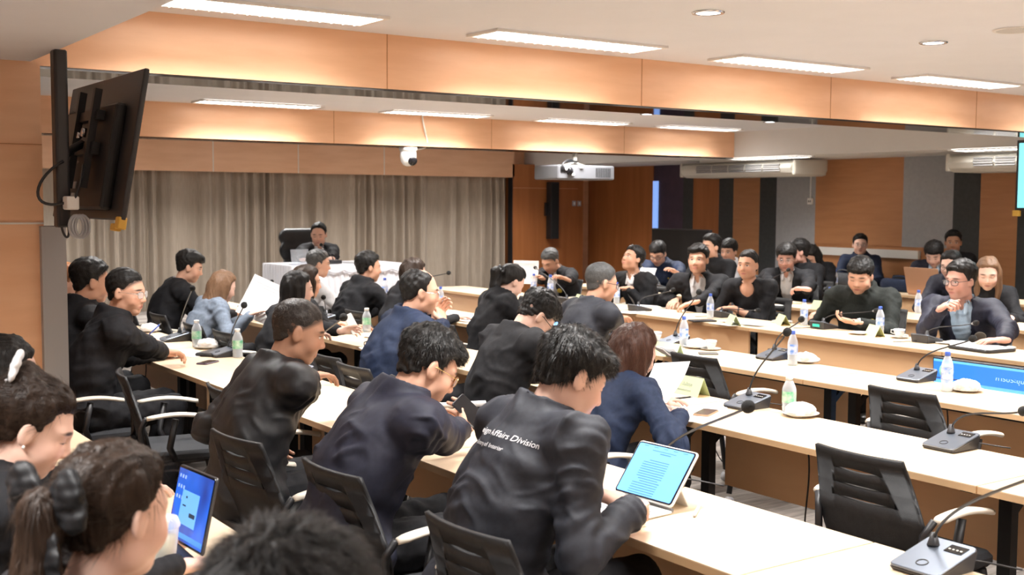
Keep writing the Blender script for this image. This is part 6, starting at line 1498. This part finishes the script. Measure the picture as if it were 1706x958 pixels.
def fg_screen(t, P, R3, W_, H_):
    m = mat('desktop_wallpaper', (.02, .06, .4), .3)
    nt = m.node_tree; bs = nt.nodes['Principled BSDF']; tc = nd(m, 'ShaderNodeTexCoord'); nz = nd(m, 'ShaderNodeTexNoise'); nz.inputs['Scale'].default_value = 5; cr = nd(m, 'ShaderNodeValToRGB')
    e = cr.color_ramp.elements; e[0].position = .35; e[0].color = (.004, .012, .09, 1); e[1].position = .62; e[1].color = (.01, .16, .75, 1); e2 = cr.color_ramp.elements.new(.72); e2.color = (.10, .05, .35, 1)
    lk(m, tc.outputs['Object'], nz.inputs[0]); lk(m, nz.outputs[0], cr.inputs[0]); lk(m, cr.outputs[0], bs.inputs['Emission Color']); bs.inputs['Emission Strength'].default_value = .9
    b = MB(); b.box(P(0, 0, .0012), (W_-.018, H_-.018, .001), R3); b.build('screen', m, t)
    b = MB(); b.box(P(-.01, -.005, .0022), (.15, .095, .0008), R3); b.build('dialog_window', mat('dialog_blue', (.1, .3, .6), .4, emit=(.13, .36, .72), es=.9), t)
    b = MB(); b.box(P(.03, -.02, .003), (.05, .012, .0006), R3); b.box(P(-.05, -.0, .003), (.03, .004, .0006), R3); b.box(P(-.04, .025, .003), (.012, .006, .0006), R3); b.build('dialog_text', mat('dialog_dark', (.02, .05, .1), .5), t)
    b = MB(); b.box(P(0, -H_/2+.024, .0022), (W_-.02, .014, .0008), R3); b.build('task_bar', mat('taskbar', (.05, .2, .5), .4, emit=(.07, .3, .7), es=.8), t)
    b = MB()
    for i in range(3):
        for j in range(3): b.box(P(-W_/2+.03+.024*i, H_/2-.03-.03*j, .0022), (.010, .010, .0008), R3)
    b.build('desktop_icon', mat('icon_light', (.3, .4, .7), .4, emit=(.25, .4, .8), es=.8), t)
hA, hB = Wz(281, 884, .77), Wz(329, 925, .77)
laptop_at(Vector(((hA.x+hB.x)/2+.0, (hA.y+hB.y)/2, ZT)), (hB-hA), .325, .215, math.radians(14), 'dark laptop with a blue desktop screen beside the foreground women', mat('dark_laptop_shell', (.05, .05, .052), .4), fg_screen, base_dir=Vector((-1, -.25, 0)))
M_tan = mat('copper_laptop_shell', (.62, .34, .20), .35, metal=.2)
def dark_screen(t, P, R3, W_, H_):
    b = MB(); b.box(P(0, 0, .0012), (W_-.018, H_-.018, .001), R3); b.build('screen', mat('pale_screen', (.3, .4, .5), .3, emit=(.4, .55, .7), es=.8), t)
c = Wx(1536, 478, 11.0)
laptop_at(Vector((11.05, c.y, ZT)), (0, 1, 0), .44, .30, math.radians(15), 'tan laptop seen from behind in the back right rows', M_tan, dark_screen, base_dir=Vector((1, 0, 0)))
# grey-haired man's tablet and its lit keyboard folio
def tablet2(px, py, label, rz, W_=.25, H_=.18, lean=50):
    c = on(px, py); t = empty('tablet', c, label, 'tablet', rz=rz); R3 = rotm('X', lean); up = R3 @ Vector((0, 1, 0)); n = R3 @ Vector((0, 0, 1))
    Mx = frameM(up*H_/2+Vector((0, 0, .004)), (1, 0, 0), n); P = lambda x, y, z: Mx @ Vector((x, y, z)); R = Mx.to_3x3()
    b = MB(); b.rbox(P(0, 0, -.004), (W_, H_, .008), .01, R); b.build('case', M_black, t)
    b = MB(); b.rbox(P(0, 0, .001), (W_-.014, H_-.014, .001), .006, R); b.build('screen', mat('bright_blue_screen', (.2, .4, .7), .3, emit=(.25, .52, .9), es=1.1), t)
    b = MB(); b.add([up*H_*.7-Vector((W_*.4, 0, -.002)), up*H_*.7+Vector((W_*.4, 0, .002)), Vector((W_*.4, H_*.9, .002)), Vector((-W_*.4, H_*.9, .002))], [(0, 1, 2, 3)]); q = b.build('stand_flap', M_black, t); q.modifiers.new('t', 'SOLIDIFY').thickness = .004
tablet2(1072, 545, 'tablet with a bright pale blue screen right of the grey-haired man', math.radians(-88), lean=55)
tablet2(925, 545, 'tablet with a blue screen left of the grey-haired man', math.radians(-84), lean=60)
# ---- clear cup of iced drink
c = Wz(262, 958, ZT)
t = empty('drink_cup', (.98, c.y+.02, ZT), 'clear plastic cup of milky iced drink at the lower left', 'cup')
b = MB(); b.lathe([(.030, 0), (.033, .01), (.046, .12), (.048, .125)], 26, cap=False); b.build('cup_wall', M_clear, t)
b = MB(); b.lathe([(0, .002), (.029, .002), (.043, .095), (0, .095)], 26); b.build('drink', mat('milky_drink', (.62, .56, .40), .4), t)
b = MB(); b.lathe([(.049, .124), (.050, .130), (.042, .150), (.015, .158), (.0, .158)], 26, cap=False); b.build('lid', clear_mat('cup_lid_plastic', (.95, .97, 1), .9), t)
# ---- white handheld fan clipped under the table edge
c = Wx(607, 602, 3.64)
t = empty('handheld_fan', (3.64, c.y, c.z), 'small white round handheld fan hanging at the table edge beside the navy suit', 'fan')
b = MB(); S_ = Shape(); S_.ell((0, 0, 0), np.eye(3), (.022, .038, .038), 0); S_.cone((0, 0, .03), (0, .0, .10), .012, .010, .01); V, Q = S_.mesh(.004); link_mesh('shell', V, Q, M_white, t, np.zeros(3))
b = MB(); b.tube([(0, 0, .10), (.0, 0, .13), (.03, -.03, .145), (.06, -.06, .148)], .004); b.build('strap', M_black, t)
# ---- floor display in front of the light panels
def floor_tv():
    a = Wx(1566, 586, 6.86); y1 = a.y; y0 = y1-1.46
    t = empty('floor_display', (6.86, (y0+y1)/2, 0), 'large flat display with a blue slide standing on the floor before the light table panels', 'display')
    R = rotm('Y', -3); P = lambda x, y, z: R @ Vector((x, y, z))+Vector((-.02, 0, .0))
    zc, H_ = .315, .82; zc = .325
    b = MB(); b.rbox(P(.0, 0, .37), (.04, 1.46, .70), .006, R); b.build('panel', M_black, t)
    b = MB(); b.box(P(-.021, 0, .37), (.002, 1.44, .68), R); b.build('screen', mat('slide_blue', (.1, .35, .7), .15, emit=(.15, .48, .9), es=.9), t)
    b = MB(); b.box(P(-.023, 0, .635), (.002, 1.44, .12), R); b.build('title_band', mat('slide_dark_blue', (.02, .14, .6), .15, emit=(.05, .22, .82), es=.9), t)
    b = MB(); b.rbox(P(-.024, -.05, .44), (.003, .95, .105), .001, R); b.build('caption_box', mat('slide_mid_blue', (.02, .12, .5), .15, emit=(.03, .20, .78), es=.9), t)
    b = MB(); b.lathe([(0, 0), (.055, 0), (.055, .002), (0, .002)], 24, c=P(-.025, .62, .635), M=rotm('Y', -90)); b.build('emblem', mat('emblem_green', (.2, .5, .35), .4, emit=(.25, .6, .5), es=.6), t)
    mt = mat('slide_text', (.3, .5, .9), .4, emit=(.35, .6, .95), es=.8)
    text_obj('\u0e01\u0e32\u0e23\u0e1b\u0e23\u0e30\u0e0a\u0e38\u0e21\u0e04\u0e13\u0e30\u0e01\u0e23\u0e23\u0e21\u0e01\u0e32\u0e23', .05, mt, t, frameM(P(-.0255, .02, .62), (0, -1, 0), (-1, 0, .05)))
    text_obj('\u0e27\u0e32\u0e23\u0e30\u0e01\u0e32\u0e23\u0e1b\u0e23\u0e30\u0e0a\u0e38\u0e21', .06, mt, t, frameM(P(-.0265, -.05, .425), (0, -1, 0), (-1, 0, .05)))
    b = MB(); b.rbox((.02, .5, .012), (.22, .08, .024), .01); b.rbox((.02, -.5, .012), (.22, .08, .024), .01); b.build('stand_foot', M_black, t)
floor_tv()
# ---- bags and odds in the back rows
def bag(loc, d, m, label):
    t = empty('bag', loc, label, 'bag'); S_ = Shape(); S_.cone((0, -d[1]/2+.06, d[2]*.45), (0, d[1]/2-.06, d[2]*.45), d[2]*.45, d[2]*.45, 0, flat=(1, 0, 0), f=.6); V, Q = S_.mesh(.014); V[:, 2] = np.maximum(V[:, 2], 0); N = vnormals(V, Q); link_mesh('shell', V, Q, m, t, np.zeros(3))
    b = MB(); b.tube(bez((0, -.1, d[2]*.85), (0, -.08, d[2]*1.15), (0, .08, d[2]*1.15), (0, .1, d[2]*.85)), .009); b.build('strap', m, t)
c = Wx(1490, 462, 11.15); bag((11.25, c.y, ZT), (.2, .5, .17), NAVB, 'navy blue bag lying on the back table right of the upright man')
c = Wx(1395, 462, 11.15); bag((11.25, c.y, ZT), (.2, .4, .2), cloth_mat('grey_bag_cloth', (.08, .085, .095)), 'grey bag on the back table below the upright man')
# dark screen standing by the plum panel behind the reading man
c0 = Wx(1110, 404, 11.4); c1 = Wx(1160, 404, 11.4)
t = empty('floor_display', (11.4, (c0.y+c1.y)/2, 0), 'large dark switched-off display on a stand behind the reading man', 'display')
b = MB(); b.rbox((0, 0, 1.02), (.06, 1.2, .72), .01); b.build('panel', M_black, t); b = MB(); b.box((-.032, 0, 1.02), (.003, 1.16, .68)); b.build('screen', M_screenblk, t)
b = MB(); b.rbox((0.02, 0, .34), (.06, .3, .66), .02); b.rbox((0, 0, .02), (.4, .8, .04), .03); b.build('stand', M_black, t)
